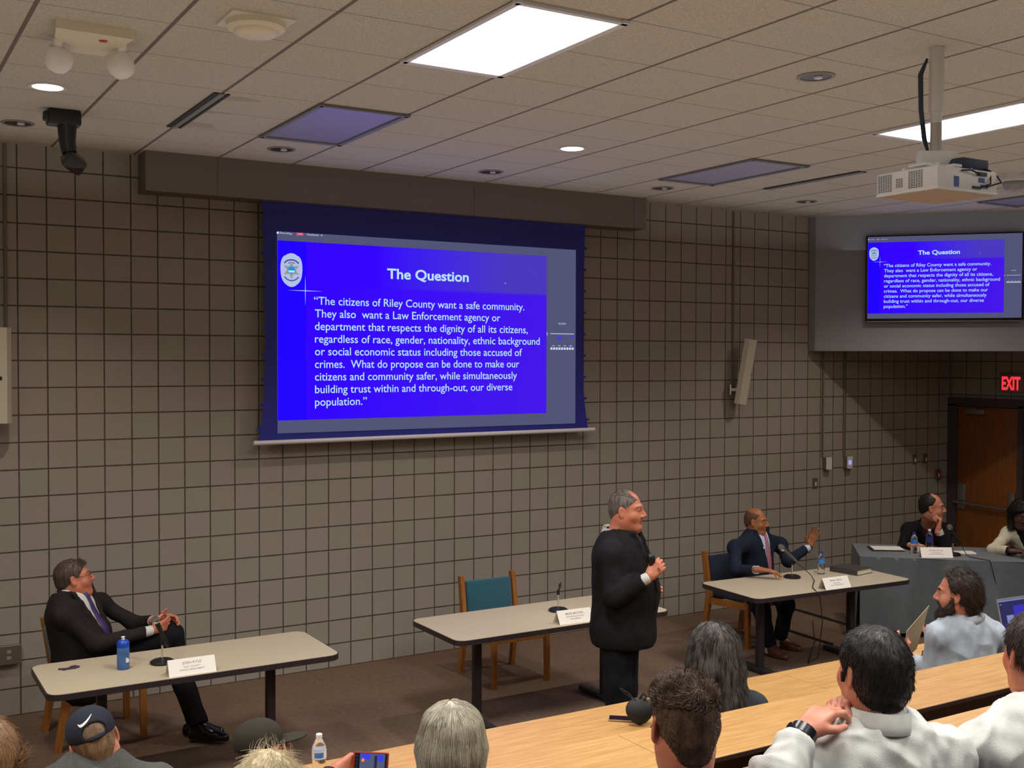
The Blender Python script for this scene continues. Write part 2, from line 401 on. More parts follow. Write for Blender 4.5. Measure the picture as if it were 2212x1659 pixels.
slide(scr, Matrix.Translation((1.934-3.41, -.003, .045)) @ SM @ Matrix.Diagonal((2.95, 2.95, 1, 1)), .561)

tvp = BA+BD*1.32+BN*.05
tv = thing('television', 'wall-mounted television showing the blue slide on the slanted bulkhead', 'television', (tvp.x, tvp.y, 3.54), math.atan2(BD.y, BD.x))
t_ = MB(); t_.box((0, .0, 0), (1.585, .05, .935), bevel=.008)
t_.done('casing', mat('tv_black', rgb(16, 16, 20), rough=.25), tv)
MB().box((0, -.03, -.4665), (1.56, .012, .006)).done('trim_strip', M_STEEL, tv)
MB().box((0, .037, 0), (.6, .04, .4)).done('wall_mount', M_BLACKP, tv)
slide(tv, Matrix.Translation((-.77, -.028, -.435)) @ SM @ Matrix.Diagonal((1.54, 1.54, 1, 1)), .575)

ex = thing('exit_sign', 'red lit exit sign on the dark wall above the wooden door', 'exit sign', (X1-.025, -.84, 2.39), -math.pi/2)
MB().box((0, 0, 0), (.31, .05, .21), bevel=.006).done('casing', mat('sign_white', rgb(150, 120, 118), rough=.5), ex)
a = MB(); put_text(a, 'EXIT', -.115, .125, -.075, SM, .21, bold=.03); o = a.done('lettering', emis('exit_red', rgb(255, 40, 50), 2.2), ex, loc=(0, -.027, 0), smooth=0, recalc=False)

# ---------------------------------------------------------------- ceiling fixtures
M_DIFF = emis('lit_diffuser', (1, .97, .93, 1), 6.0)
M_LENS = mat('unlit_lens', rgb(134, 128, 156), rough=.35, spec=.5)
M_TFRAME = mat('fixture_frame', rgb(200, 195, 188), rough=.5)
def troffer(x, y, on, label):
    t = thing('ceiling_light', label, 'ceiling light', (x, y, CEIL), 0, 'ceiling light panels')
    f = MB()
    for cx, cy, sx, sy in ((0, .575, .62, .05), (0, -.565, .62, .03), (-.29, 0, .03, 1.18), (.29, 0, .04, 1.18)): f.box((cx, cy, -.009), (sx, sy, .018), bevel=.003)
    f.done('frame', M_TFRAME if on else mat('dull_frame', rgb(112, 106, 106), rough=.5), t, smooth=0)
    MB().box((0, 0, -.0035), (.54, 1.11, .007)).done('diffuser', M_DIFF if on else M_LENS, t, smooth=0)
    return t
for x, y in TROFFERS_ON:
    if (x, y) == (1.735, -4.17): lb = 'brightly lit ceiling panel in front of the projection screen'
    elif (x, y) == (5.32, -4.17): lb = 'brightly lit ceiling panel behind the projector pole'
    else: lb = 'lit ceiling panel over the seating rows, outside the picture'
    troffer(x, y, True, lb)
for (x, y), lb in zip(TROFFERS_OFF, ('switched-off ceiling panel tinted purple near the screen soffit', 'switched-off grey ceiling panel between the two soffits', 'switched-off ceiling panel beside the television bulkhead')): troffer(x, y, False, lb)

M_CONE_OFF = mat('dark_reflector', rgb(70, 62, 70), rough=.15, metal=.9)
M_BULB = emis('warm_bulb', (1, .86, .7, 1), 7.0)
def downlight(x, y, on, label):
    t = thing('downlight', label, 'downlight', (x, y, CEIL), 0, 'round recessed downlights')
    MB().lathe([(.105, 0), (.105, -.006), (.095, -.009), (.085, -.006), (.085, 0)], n=32).done('trim_ring', M_TFRAME if on else mat('dull_ring', rgb(130, 120, 112), rough=.4), t)
    if on: MB().lathe([(.086, -.002), (.086, -.0055), (.001, -.0065)], n=32).done('lens', M_BULB, t)
    else:
        MB().lathe([(.086, -.001), (.086, -.004), (.001, -.003)], n=32).done('reflector', M_CONE_OFF, t)
        MB().lathe([(.026, -.004), (.022, -.012), (.001, -.014)], n=16, c=(.02, 0, 0)).done('lamp_face', mat('lamp_glass', rgb(200, 195, 205), rough=.1), t)
for (x, y), lb in zip(DOWN_ON, ('glowing round downlight near the black ceiling camera', 'glowing round downlight above the empty middle table', 'glowing round downlight just past the projector')): downlight(x, y, True, lb)
for (x, y), lb in zip(DOWN_OFF, ('unlit downlight above the wall end next to the black ceiling camera', 'unlit downlight between the purple panel and the soffit', 'unlit downlight close to the middle of the soffit', 'unlit downlight near the soffit end', 'unlit downlight before the projector pole', 'unlit downlight near the bulkhead corner')): downlight(x, y, False, lb)

M_SLOT = mat('slot_black', rgb(30, 27, 26), rough=.7); M_STAIN = mat('dust_stain', rgb(168, 156, 138), rough=.9)
for (x, y, lb) in ((.838, -1.79, 'linear air slot with dusty streaks beside the purple panel'), (6.22, -1.88, 'thin dark linear air slot beside the grey unlit panel')):
    t = thing('air_diffuser', lb, 'air vent', (x, y, CEIL), 0)
    MB().box((-.035, 0, -.004), (.028, 1.13, .008)).box((.038, 0, -.004), (.018, 1.13, .008)).done('slot', M_SLOT, t, smooth=0)
    if x < 2:
        for k, (sx, sy, r1, r2) in enumerate(((.13, .42, .10, .10), (.11, -.02, .09, .035), (.13, -.46, .12, .05))):
            MB().prism([(sx+r1*math.cos(a)*(1+.25*math.sin(3*a+k)), sy+r2*math.sin(a)*(1+.3*math.cos(2*a+k))) for a in [math.pi*j/12 for j in range(24)]], -.0012, -.0004).done('dust_streak', M_STAIN, t, smooth=0)
    MB().box((0, 0, -.006), (.036, 1.13, .012), bevel=.003).done('centre_blade', mat('vent_grey', rgb(118, 112, 100), rough=.5), t, smooth=0)

em = thing('emergency_light', 'white two-headed emergency light fixed under the ceiling', 'emergency light', (-.065, -3.2, CEIL))
MB().prism([(-.18, -.19), (.175, -.18), (.15, .0), (.12, .14), (.11, .21), (-.05, .21), (-.08, .1), (-.16, -.02)], -.042, 0).done('housing', mat('cream_plastic', rgb(214, 200, 172), rough=.5), em, smooth=25)
MB().lathe([(.02, 0), (.019, .004), (.001, .005)], n=16, axis=Matrix.Rotation(math.pi, 4, 'X'), c=(.05, -.08, -.042)).done('red_button', mat('indicator_red', rgb(170, 24, 18), rough=.4), em)
for hx, hy, lean in ((-.135, .10, -.5), (.165, .04, .12)):
    ax = Matrix.Rotation(lean, 4, 'Y') @ Matrix.Rotation(.55, 4, 'X') @ Matrix.Rotation(math.pi, 4, 'X')
    h_ = MB(); h_.lathe([(.02, -.04), (.05, -.01), (.068, .03), (.066, .055), (.045, .085), (.01, .105)], c=(hx, hy, -.085), axis=ax, n=24)
    h_.cyl((hx*.95, hy-.03, -.02), (hx, hy, -.075), .022, n=12)
    h_.done('lamp_head', M_WHITEP, em)
sd = thing('smoke_detector', 'cream round smoke detector on a square ceiling plate', 'smoke detector', (.56, -3.84, CEIL))
MB().box((0, 0, -.005), (.30, .27, .01)).done('plate', mat('plate_cream', rgb(204, 196, 176), rough=.6), sd, smooth=0)
MB().lathe([(.135, -.01), (.135, -.035), (.125, -.045), (.105, -.048), (.10, -.06), (.085, -.068), (.001, -.07)], n=40).done('dome', mat('cream_plastic', rgb(214, 200, 172)), sd)
cc = thing('ceiling_camera', 'black camera on a swivel arm hanging from the ceiling', 'camera', (.13, -1.36, CEIL))
MB().box((-.02, 0, -.05), (.20, .12, .10), bevel=.015).box((-.12, -.02, -.05), (.05, .06, .06), bevel=.01).done('base', M_BLACKP, cc)
MB().tube([(.0, 0, -.08), (.0, -.01, -.2), (.01, -.02, -.27)], [.06, .05, .045], 14).done('arm', M_BLACKP, cc)
MB().box((.03, -.05, -.33), (.13, .16, .10), bevel=.02, rot=Euler((.5, .5, .2))).done('camera_body', M_BLACKP, cc)
dc = thing('dome_camera', 'clear round dome camera under the ceiling beyond the projector', 'camera', (7.45, -3.0, CEIL))
MB().lathe([(.11, 0), (.11, -.05), (.095, -.06)], n=32).done('mount_ring', M_TFRAME, dc)
MB().lathe([(.095, -.06), (.09, -.10), (.065, -.135), (.001, -.15)], n=32).done('dome', mat('smoked_glass', rgb(150, 145, 142), rough=.1, alpha=.6), dc)

pj = thing('projector', 'white projector hanging from a ceiling pole', 'projector', (3.604, -5.234, 3.485))
M_PJ = mat('projector_white', rgb(244, 246, 246), rough=.4); M_PJD = mat('vent_dark', rgb(64, 70, 84), rough=.6)
b = MB(); b.box((0, 0, .06), (.452, .368, .112), bevel=.012).box((0, 0, .006), (.456, .372, .012), bevel=.004)
b.box((-.1, -.05, .118), (.16, .12, .01), bevel=.004).box((.08, .06, .118), (.18, .14, .01), bevel=.004); body = b.done('body', M_PJ, pj)
v = MB()
for r in range(11):
    for c_ in range(6):
        v.box((-.2265, .165-c_*.0145, .022+r*.0078), (.002, .010, .0035)); v.box((-.2265, -.02-c_*.0145, .022+r*.0078), (.002, .010, .0035))
for r in range(6):
    for c_ in range(3): v.box((-.2265, .055-c_*.0145, .035+r*.0078), (.002, .010, .0035))
v.done('vent_grille', M_PJD, body, smooth=0)
MB().box((0, 0, -.001), (.42, .34, .002)).done('underside', mat('pj_under', rgb(214, 204, 194), rough=.6), body, smooth=0)
v = MB(); v.box((-.09, -.1855, .045), (.035, .003, .05)).box((.10, -.1855, .065), (.045, .003, .022)).box((.12, -.187, .035), (.05, .006, .016))
v.done('connector_panel', mat('port_blue', rgb(70, 96, 170), rough=.5), body, smooth=0)
v = MB(); v.box((.06, -.187, .026), (.06, .006, .012)).box((.10, -.187, .095), (.07, .008, .018)).done('cable_plug', M_BLACKP, body, smooth=0)
cb = MB()
cb.tube([(.09, -.19, .03), (.15, -.20, .05), (.19, -.17, .12), (.19, -.1, .15)], .004, 6).tube([(.13, -.19, .035), (.22, -.21, .06), (.24, -.17, .10), (.20, -.11, .15)], .004, 6).tube([(-.06, -.19, .10), (.0, -.20, .105), (.08, -.195, .09)], .004, 6)
cb.done('cable', M_BLACKP, pj)
MB().box((.135, -.08, .155), (.20, .10, .06), bevel=.012).done('power_supply', mat('navy_box', rgb(48, 62, 84), rough=.6), pj)
m_ = MB(); m_.box((-.02, .0, .145), (.26, .10, .012)).box((-.02, 0, .135), (.06, .28, .012))
for sx, sy in ((-.12, .1), (.1, -.12), (.1, .1), (-.12, -.1)): m_.cyl((sx, sy, .11), (sx, sy, .145), .009, n=10)
m_.tube([(-.07, .05, .19), (.09, -.04, .19)], .042, 16).cyl((0.03, 0.03, .15), (.03, .03, .2), .03, n=12); m_.done('mount_bracket', M_PJ, pj)
MB().cyl((.03, .03, .22), (.03, .03, .45), .028, n=20).cyl((.03, .03, .43), (.03, .03, CEIL-3.485-.001), .036, n=20).done('pole', mat('pole_grey', rgb(196, 190, 180), rough=.4), pj)
MB().tube([(-.005, .06, .70), (-.035, .075, .62), (-.03, .075, .45), (-.015, .065, .30), (.0, .05, .22)], [.006, .013, .012, .012, .006], 8).done('cable_loom', mat('cable_navy', rgb(38, 48, 62)), pj)

# ---------------------------------------------------------------- on the walls
M_SPK = mat('speaker_cream', rgb(196, 190, 172), rough=.55, bump=.15, bscale=500)
def speaker(loc, rz, tilt, label):
    t = thing('column_speaker', label, 'speaker', loc, rz, 'column loudspeakers on the block wall')
    s_ = MB(); R = Matrix.Rotation(tilt, 4, 'X')
    s_.prism([(-.07, 0), (.07, 0), (.075, -.05), (.045, -.12), (-.045, -.12), (-.075, -.05)], -.345, .345, R)
    s_.done('cabinet', M_SPK, t, smooth=20)
    MB().box((0, 0, 0), (.024, .004, .026)).done('logo_plate', M_BLACKP, t, loc=R @ Vector((.0, -.122, -.02)), smooth=0)
    MB().box((-.02, .095, -.20), (.10, .012, .11), bevel=.003).box((-.01, .045, -.20), (.03, .10, .03)).done('bracket', M_WHITEP, t, smooth=0)
    return t
sp = speaker((7.02, -.11, 2.54), math.radians(42), math.radians(9), 'tall cream column speaker tilted forward beside the bulkhead')
speaker((-.135, -.11, 2.535), math.radians(-6), 0, 'tall cream column speaker upright at the picture edge, above the outlet')

def conduit(pts, label):
    tag(MB().tube(pts, .011, 10).done('conduit', M_OLIVEP), label, 'conduit', 'painted conduits up the block wall')
conduit([(-.083, -.012, 4.23), (-.083, -.012, 2.88)], 'thin painted conduit above the upright column speaker')
conduit([(7.005, -.012, 4.23), (7.005, -.012, 2.42), (7.005, -.012, 2.34)], 'thin painted conduit dropping to the tilted column speaker')
conduit([(8.36, -.012, 2.75), (8.36, -.012, 1.56)], 'thin painted conduit dropping to the blank white wall box')
conduit([(8.70, -.012, 2.75), (8.70, -.012, 1.56)], 'thin painted conduit dropping to the wall box with a lit panel')
def wallbox(name, x, z, wd, ht, dp, label, cat, face, detail=None, group=None):
    t = thing(name, label, cat, (x, 0, z), 0, group)
    MB().box((0, -dp/2, 0), (wd, dp, ht), bevel=.003).done('box', M_OLIVEP if dp > .02 else face, t, smooth=0)
    if dp > .02: MB().box((0, -dp-.003, 0), (wd+.004, .006, ht+.004), bevel=.002).done('cover', face, t, smooth=0)
    if detail: detail(t, -dp-.0065)
    return t
def d_switch(t, y): MB().box((0, y, -.01), (.022, .006, .045), bevel=.002).done('toggle', M_WHITEP, t, smooth=0)
def d_glow(t, y): MB().box((0, y, .0), (.045, .004, .05)).done('lit_panel', emis('panel_glow', rgb(170, 170, 255), .9), t, smooth=0)
def d_out(t, y):
    MB().box((0, y, .022), (.032, .006, .026), bevel=.004).box((0, y, -.022), (.032, .006, .026), bevel=.004).done('socket', mat('socket_grey', rgb(150, 140, 125)), t, smooth=0)
def d_led(t, y):
    MB().box((0, y, 0), (.032, .004, .064)).done('insert', M_WHITEP, t, smooth=0); MB().lathe([(.006, 0), (.004, .003), (.001, .004)], n=12, axis=Matrix.Rotation(math.pi/2, 4, 'X'), c=(0, y-.001, .018)).done('indicator_lamp', emis('led_blue', rgb(130, 200, 255), 3), t)
wallbox('wall_box', 8.41, 1.487, .085, .135, .06, 'blank white surface wall box below a conduit', 'wall box', M_WHITEP, d_switch)
wallbox('wall_control', 8.745, 1.483, .085, .135, .06, 'white wall control with a softly lit panel', 'wall control', M_WHITEP, d_glow)
M_SP = mat('steel_plate', rgb(120, 116, 106), rough=.4, metal=.5)
wallbox('switch_plate', 8.25, 1.27, .07, .115, .012, 'metal switch plate below the white wall boxes', 'switch', M_SP, d_switch)
wallbox('switch_plate', 9.92, 1.463, .07, .115, .012, 'metal switch plate further from the door, of the pair', 'switch', M_SP, d_switch)
wallbox('switch_plate', 10.115, 1.463, .07, .115, .012, 'metal switch plate nearer the door, of the pair', 'switch', M_SP, d_switch)
wallbox('fire_pull', 10.33, 1.262, .075, .12, .03, 'small dark red wall station by the door', 'alarm', mat('dull_red', rgb(120, 50, 48)), d_switch)
wallbox('wall_outlet', 3.748, .457, .075, .12, .012, 'white wall plate with a blue indicator beside the teal chair', 'outlet', M_WHITEP, d_led)
wallbox('outlet_box', -.085, .47, .16, .135, .05, 'surface-mounted outlet box low on the wall behind the seated man', 'outlet', M_STEEL, d_out)

# ================================================================ furniture
M_LAM = mat('speckled_laminate', rgb(192, 178, 154), rough=.42, noise=.16, nscale=160, spec=.4)
M_EDGE = mat('dark_edge_band', rgb(48, 40, 42), rough=.4)
M_LEG = mat('charcoal_steel', rgb(44, 43, 46), rough=.45)
M_OAK = mat('oak_laminate', rgb(194, 152, 96), rough=.38, noise=.28, nscale=7, stretch=(.7, 9, 9), col2=rgb(176, 130, 74), spec=.4)
M_OAKEDGE = mat('desk_edge', rgb(58, 36, 24), rough=.5); M_PANEL = mat('desk_panel', rgb(120, 84, 50), rough=.5)
M_CHAIRW = mat('chair_wood', rgb(170, 108, 48), rough=.4, noise=.3, nscale=9, stretch=(5, 5, .8))
M_TEAL = mat('teal_fabric', rgb(36, 96, 116), rough=.9, noise=.15, nscale=60, bump=.4, bscale=700, sheen=.3)
M_NAVYF = mat('navy_fabric', rgb(34, 44, 62), rough=.9, noise=.15, nscale=60, bump=.4, bscale=700)

def round_rect(w_, d_, r, n=6):
    pts = []
    for cx, cy, a0 in ((w_/2-r, d_/2-r, 0), (-w_/2+r, d_/2-r, 90), (-w_/2+r, -d_/2+r, 180), (w_/2-r, -d_/2+r, 270)):
        for k in range(n+1):
            a = math.radians(a0+90*k/n); pts.append((cx+r*math.cos(a), cy+r*math.sin(a)))
    return pts
def table(loc, rz, w_, d_, label):
    t = thing('table', label, 'table', loc, rz, 'panel tables with grey laminate tops')
    MB().prism(round_rect(w_-.012, d_-.012, .075), .715, .737).done('tabletop', M_LAM, t, smooth=30)
    MB().prism(round_rect(w_, d_, .08), .70, .7345).done('edge_band', M_EDGE, t, smooth=30)
    for sx in (-1, 1):
        l = MB(); x = sx*(w_/2-.36)
        l.box((x, 0, .37), (.058, .058, .66), bevel=.008).box((x, 0, .69), (.06, .5, .02)).box((x, 0, .03), (.07, .62, .05), bevel=.015)
        l.done('leg', M_LEG, t, smooth=30)
    return t
table((.765, -1.83, 0), 0, 1.79, .735, 'laminate table with the blue sport bottle on it')
table((3.385, -1.93, 0), 0, 1.86, .76, 'laminate table with an empty microphone stand on it')
table((6.05, -2.02, 0), math.radians(-3), 1.76, .76, 'laminate table with the dark binder on it')

def chair(loc, rz, fabric, label):
    t = thing('wooden_chair', label, 'chair', loc, rz, 'wooden chairs at the speaker tables')
    s_ = MB(); s_.box((0, -.01, .435), (.47, .50, .07), bevel=.025, seg=3); s_.done('seat', fabric, t)
    b = MB(); b.box((0, .285, .63), (.44, .05, .30), bevel=.02, seg=3, rot=Euler((-.16, 0, 0))); b.done('backrest', fabric, t)
    for sx in (-1, 1):
        x = sx*.252
        r_ = MB()                                            # rear leg runs up into the back post
        r_.prism([(.30, 0), (.345, 0), (.285, .40), (.345, .82), (.295, .82), (.225, .40)], -.018, .018, Matrix(((0, 0, 1, x), (1, 0, 0, 0), (0, 1, 0, 0), (0, 0, 0, 1))))
        r_.done('rear_leg', M_CHAIRW, t, smooth=0)
        MB().prism([(-.265, 0), (-.225, 0), (-.215, .46), (-.265, .46)], -.018, .018, Matrix(((0, 0, 1, x), (1, 0, 0, 0), (0, 1, 0, 0), (0, 0, 0, 1)))).done('front_leg', M_CHAIRW, t, smooth=0)
        MB().prism([(-.24, .355), (-.24, .42), (.26, .385), (.26, .33)], -.012, .012, Matrix(((0, 0, 1, x), (1, 0, 0, 0), (0, 1, 0, 0), (0, 0, 0, 1)))).done('side_rail', M_CHAIRW, t, smooth=0)
    MB().box((0, -.235, .385), (.48, .022, .05)).box((0, .245, .38), (.48, .022, .05)).done('cross_rail', M_CHAIRW, t, smooth=0)
    return t
chair((.42, -.74, 0), math.radians(91), M_TEAL, 'wooden chair under the man leaning back with clasped hands')
chair((3.605, -1.01, 0), 0, M_TEAL, 'empty wooden chair with a teal backrest')
chair((6.22, -1.10, 0), math.radians(4), M_NAVYF, 'wooden chair under the man raising his hand')

# cloth-covered table standing at an angle before the door
P4 = Vector((7.27, -1.54, 0)); D4 = Vector((.735, -.678, 0)).normalized(); N4 = Vector((-D4.y, D4.x, 0)); L4, W4 = 3.3, .76
ang4 = math.atan2(D4.y, D4.x)
t4 = thing('table', 'long table hidden under the grey cloth', 'table', P4, ang4)
MB().box((L4/2, W4/2, .745), (L4-.02, W4-.02, .025)).done('tabletop', M_LAM, t4, smooth=0)
for x in (.3, L4/2, L4-.3): MB().box((x, W4/2, .37), (.06, .5, .73)).done('leg', M_LEG, t4, smooth=0)
def cloth():
    b = MB(); zt = .768; n = 140
    def side(p0, p1, out, phase):
        L = (p1-p0).length
        def fn(u, v):
            s = u*L; drop = v**.8
            amp = (.006+.042*v)*min(1, 4*u+.15)*min(1, 4*(1-u)+.15)
            f = amp*(math.sin(s*7.1+phase)+.55*math.sin(s*15.3+phase*2+v*1.4)+.3*math.sin(s*31+1.7*v))+.03*v
            q = p0.lerp(p1, u)+out*f
            return (q.x, q.y, zt-.70*v-.012*v*math.sin(s*5+phase)-(.004 if v > 0 else 0))
        b.grid(fn, int(L*42), 26)
    A, B_, C_, D_ = Vector((-.01, -.01, 0)), Vector((L4+.01, -.01, 0)), Vector((L4+.01, W4+.01, 0)), Vector((-.01, W4+.01, 0))
    side(A, B_, Vector((0, -1, 0)), .4); side(D_, A, Vector((-1, 0, 0)), 1.2); side(C_, D_, Vector((0, 1, 0)), 2.2); side(B_, C_, Vector((1, 0, 0)), .9)
    b.grid(lambda u, v: (-.01+(L4+.02)*u, -.01+(W4+.02)*v, zt+.0015*math.sin(u*40)*math.sin(v*9)), 60, 12)
    bmesh.ops.remove_doubles(b.b, verts=b.b.verts, dist=.004)
    return b
o = cloth().done('tablecloth', mat('grey_cloth', rgb(98, 104, 108), rough=.85, noise=.12, nscale=8, bump=.3, bscale=500, sheen=.2), smooth=50)
o.location = P4; o.rotation_euler = (0, 0, ang4); tag(o, 'grey cloth draped to the floor over the angled table', 'tablecloth')

# tiered desk rows
def desk(yf, z, width, label, joints):
    t = thing('bench_desk', label, 'desk', (2.5, yf, z-.74), 0, 'long oak desk rows')
    xa, xb = -5.6, 7.2
    cuts = [xa]+joints+[xb]
    for a, b in zip(cuts, cuts[1:]):
        MB().box(((a+b)/2, -width/2, .731), (b-a-.003, width, .018), bevel=.002).done('desktop', M_OAK, t, smooth=0)
    MB().box(((xa+xb)/2, -width-.004, .731), (xb-xa, .007, .0175)).done('front_edge', M_OAKEDGE, t, smooth=0)
    MB().box(((xa+xb)/2, -.003, .36), (xb-xa, .02, .70)).done('modesty_panel', M_PANEL, t, smooth=0)
    for x in (-5.2, -2.6, .05, 2.7, 5.3, 7.0): MB().box((x, -width/2, .355), (.05, width-.1, .71)).done('support', M_LEG, t, smooth=0)
    return t
desk(-3.955, .74, .43, 'oak desk row nearest the speakers, with the laptop and black pouch', [1.3])
desk(-5.08, 1.04, .43, 'oak desk row second from the speakers, bare, with a fine seam', [-.75])
desk(-6.25, 1.34, .43, 'oak desk row third from the speakers, under the white-shirted men', [-2.0, 2.2])

# ================================================================ things on the tables
M_CHROME = mat('chrome', rgb(215, 212, 205), rough=.15, metal=1); M_GRILLE = mat('mic_grille', rgb(150, 146, 138), rough=.45, metal=.8, bump=.8, bscale=1500)
M_CARD = mat('white_card', rgb(238, 232, 222), rough=.6); M_PRINT = mat('grey_print', rgb(150, 144, 136), rough=.7)
M_CLEAR = mat('clear_plastic', (.96, .98, 1, 1), rough=.05, trans=1.0); M_WATER = M_CLEAR
M_LBL = mat('label_blue', rgb(70, 130, 200), rough=.4); M_LBLW = mat('label_white', rgb(224, 226, 236), rough=.4)

def nameplate(loc, rz, lines, label, wd=.285):
    t = thing('name_card', label, 'name card', loc, rz, 'folded white name cards')
    h, dp = .092, .05; th = math.atan2(dp, h); ln = math.hypot(h, dp)
    MB().box((0, -dp/2, h/2), (wd, .0015, ln), rot=Euler((-th, 0, 0))).box((0, dp/2, h/2), (wd, .0015, ln), rot=Euler((th, 0, 0))).done('card', M_CARD, t, smooth=0)
    F = Matrix.Translation((0, -dp/2, h/2)) @ Matrix.Rotation(-th, 4, 'X') @ SM
    a = MB()
    for s, w_, y, sz in lines: put_text(a, s, -w_/2, w_/2, y, F, sz, z=.0014, bold=.01)
    a.done('lettering', M_PRINT, t, smooth=0, recalc=False)
nameplate((.70, -2.125, .7375), math.radians(-1), [('JOSH KYLE', .115, .017, .022), ('RILEY COUNTY', .10, -.004, .012), ('POLICE DEPARTMENT', .15, -.022, .012)], 'white name card next to the blue sport bottle')
nameplate((3.46, -2.225, .7375), math.radians(-3), [('MARK MATHIES', .15, .015, .022), ('EDWARDSVILLE POLICE', .15, -.004, .012), ('DEPARTMENT', .09, -.022, .012)], 'white name card partly hidden by the standing man')
nameplate((6.04, -2.345, .7375), math.radians(-3), [('BRIAN PEETE', .13, .017, .020), ('MONTPELIER', .08, -.005, .011), ('POLICE DEPARTMENT', .14, -.021, .011)], 'white name card in front of the dark binder')
nameplate((7.86, -1.93, .769), math.radians(-32), [('DENNIS BUTLER', .13, .014, .018), ('ALEXANDRIA', .09, -.006, .010), ('POLICE DEPARTMENT', .15, -.020, .010)], 'white name card on the grey cloth', .30)

def mic_stand(loc, rz, label, clip_only=False, cable=None):
    t = thing('microphone_stand', label, 'microphone stand', loc, rz, 'desk microphone stands')
    MB().lathe([(.075, 0), (.075, .012), (.06, .022), (.012, .026), (.01, .03)], n=32).done('base', M_BLACKP, t)
    top = .12 if not clip_only else .13
    MB().cyl((0, 0, .025), (0, 0, top), .0065, n=12).done('rod', M_CHROME, t)
    if clip_only:
        MB().cyl((0, 0, top-.005), (0, 0, top+.03), .012, n=12).tube([(0, 0, top+.025), (-.012, -.02, top+.05), (-.024, -.025, top+.085)], .006, 8).tube([(0, 0, top+.025), (.014, -.01, top+.05), (.032, -.005, top+.085)], .006, 8).done('clip', M_BLACKP, t)
    else:
        MB().cyl((0, 0, top-.005), (0, 0, top+.03), .012, n=12).done('clip', M_BLACKP, t)
    return t
mic_stand((.60, -1.82, .7375), 0, 'microphone stand beside the blue sport bottle')
mic_stand((3.555, -1.88, .7375), .4, 'empty microphone stand with an open clip', True)
mic_stand((6.045, -1.85, .7375), 0, 'microphone stand before the man raising his hand')
mic_stand((8.09, -1.95, .769), 0, 'microphone stand before the man resting his chin')
def microphone(p0, p1, label, body=M_BLACKP, head=M_GRILLE, cord=None):
    """handheld microphone lying along p0 (tail) to p1 (head)"""
    p0, p1 = Vector(p0), Vector(p1); d = (p1-p0); L = d.length; q = d.to_track_quat('Z', 'Y')
    t = thing('microphone', label, 'microphone', p0); t.rotation_mode = 'QUATERNION'; t.rotation_quaternion = q
    MB().lathe([(.009, 0), (.012, .01), (.013, L*.45), (.0165, L*.72), (.018, L*.76)], n=20).done('handle', body, t)
    MB().lathe([(.019, L*.76), (.0255, L*.80), (.027, L*.84)], n=24).done('collar_ring', M_CHROME if head is M_GRILLE else head, t)
    MB().lathe([(.0265, L*.84), (.026, L*.90), (.021, L*.96), (.011, L*.995), (.001, L)], n=24).done('grille', head, t)
    return t
microphone((.630, -1.845, .842), (.555, -1.79, 1.035), 'microphone in the stand beside the clasped hands', body=mat('mic_silver_black', rgb(60, 56, 54), rough=.25, metal=.7))
microphone((6.09, -1.92, .845), (5.93, -1.80, 1.03), 'microphone in the stand pointing at the man raising his hand', body=mat('mic_grey', rgb(84, 76, 72), rough=.4))
microphone((8.14, -2.0, .875), (8.08, -1.90, 1.06), 'slim microphone in the stand before the man resting his chin', body=M_BLACKP)
cab = tag(MB().tube([(6.09, -1.92, .842), (6.12, -2.0, .78), (6.08, -2.08, .745), (5.98, -2.16, .742), (5.87, -2.26, .742), (5.80, -2.36, .742), (5.78, -2.425, .72), (5.80, -2.44, .5), (5.9, -2.30, .15), (6.1, -2.0, .01), (6.7, -1.5, .008), (7.3, -.9, .008)], .004, 8).done('microphone_cable', M_BLACKP), 'black cable running from the microphone over the table edge', 'cable')
tag(MB().tube([(8.14, -2.0, .872), (8.15, -2.06, .78), (8.12, -2.12, .773), (8.115, -2.338, .774), (8.12, -2.36, .70), (8.16, -2.42, .4), (8.2, -2.46, .1)], .0035, 8).done('microphone_cable', M_BLACKP), 'thin black cable hanging down the grey cloth', 'cable')
for (xa, ya, xb, yb, lb) in ((7.52, -.45, 7.47, -1.35, 'dark strip on the carpet towards the block wall'), (6.80, -1.02, 6.76, -1.66, 'dark strip on the carpet by the binder table leg')):  # two thin dark strips across the carpet
    tag(MB().tube([(xa, ya, .004), (xb, yb, .004)], .018, 6).done('dark_floor_strip', M_BLACKP), lb, 'cable strip')

def bottle(loc, label, cap, band, h=.205, r=.0325, group='clear water bottles'):
    t = thing('water_bottle', label, 'bottle', loc, 0, group)
    k = h/.205
    prof = [(r*.86, 0), (r, .008*k)]
    for j in range(7): prof += [(r, (.014+j*.011)*k), (r*.955, (.0195+j*.011)*k)]
    prof += [(r, .095*k), (r, .135*k), (r*.93, .15*k), (r*.6, .172*k), (.0125, .183*k), (.0125, .19*k)]
    MB().lathe(prof, n=28).done('shell', M_CLEAR, t)
    MB().lathe([(.0145, .187*k), (.0145, .203*k), (.012, .205*k), (.001, .205*k)], n=20).done('cap', cap, t)
    lb = MB(); lb.lathe([(r+.0006, .094*k), (r+.0006, .134*k)], n=28); lb.done('label_band', band, t)
    return t
M_CAPW = mat('cap_white', rgb(238, 238, 236), rough=.4); M_CAPB = mat('cap_blue', rgb(44, 62, 160), rough=.4)
bt = bottle((.745, -4.15, .7415), 'clear water bottle with a white cap on the front desk row', M_CAPW, M_LBLW)
MB().grid(lambda u, v: (.0338*math.cos(-2.6+1.3*u), .0338*math.sin(-2.6+1.3*u), .102+.024*v), 8, 2).done('label_print', M_LBL, bt)
bottle((6.395, -1.86, .7375), 'water bottle with a blue cap beside the dark binder', M_CAPB, M_LBL)
bottle((7.86, -1.68, .769), 'water bottle with a blue cap on the grey cloth', M_CAPB, M_LBL)
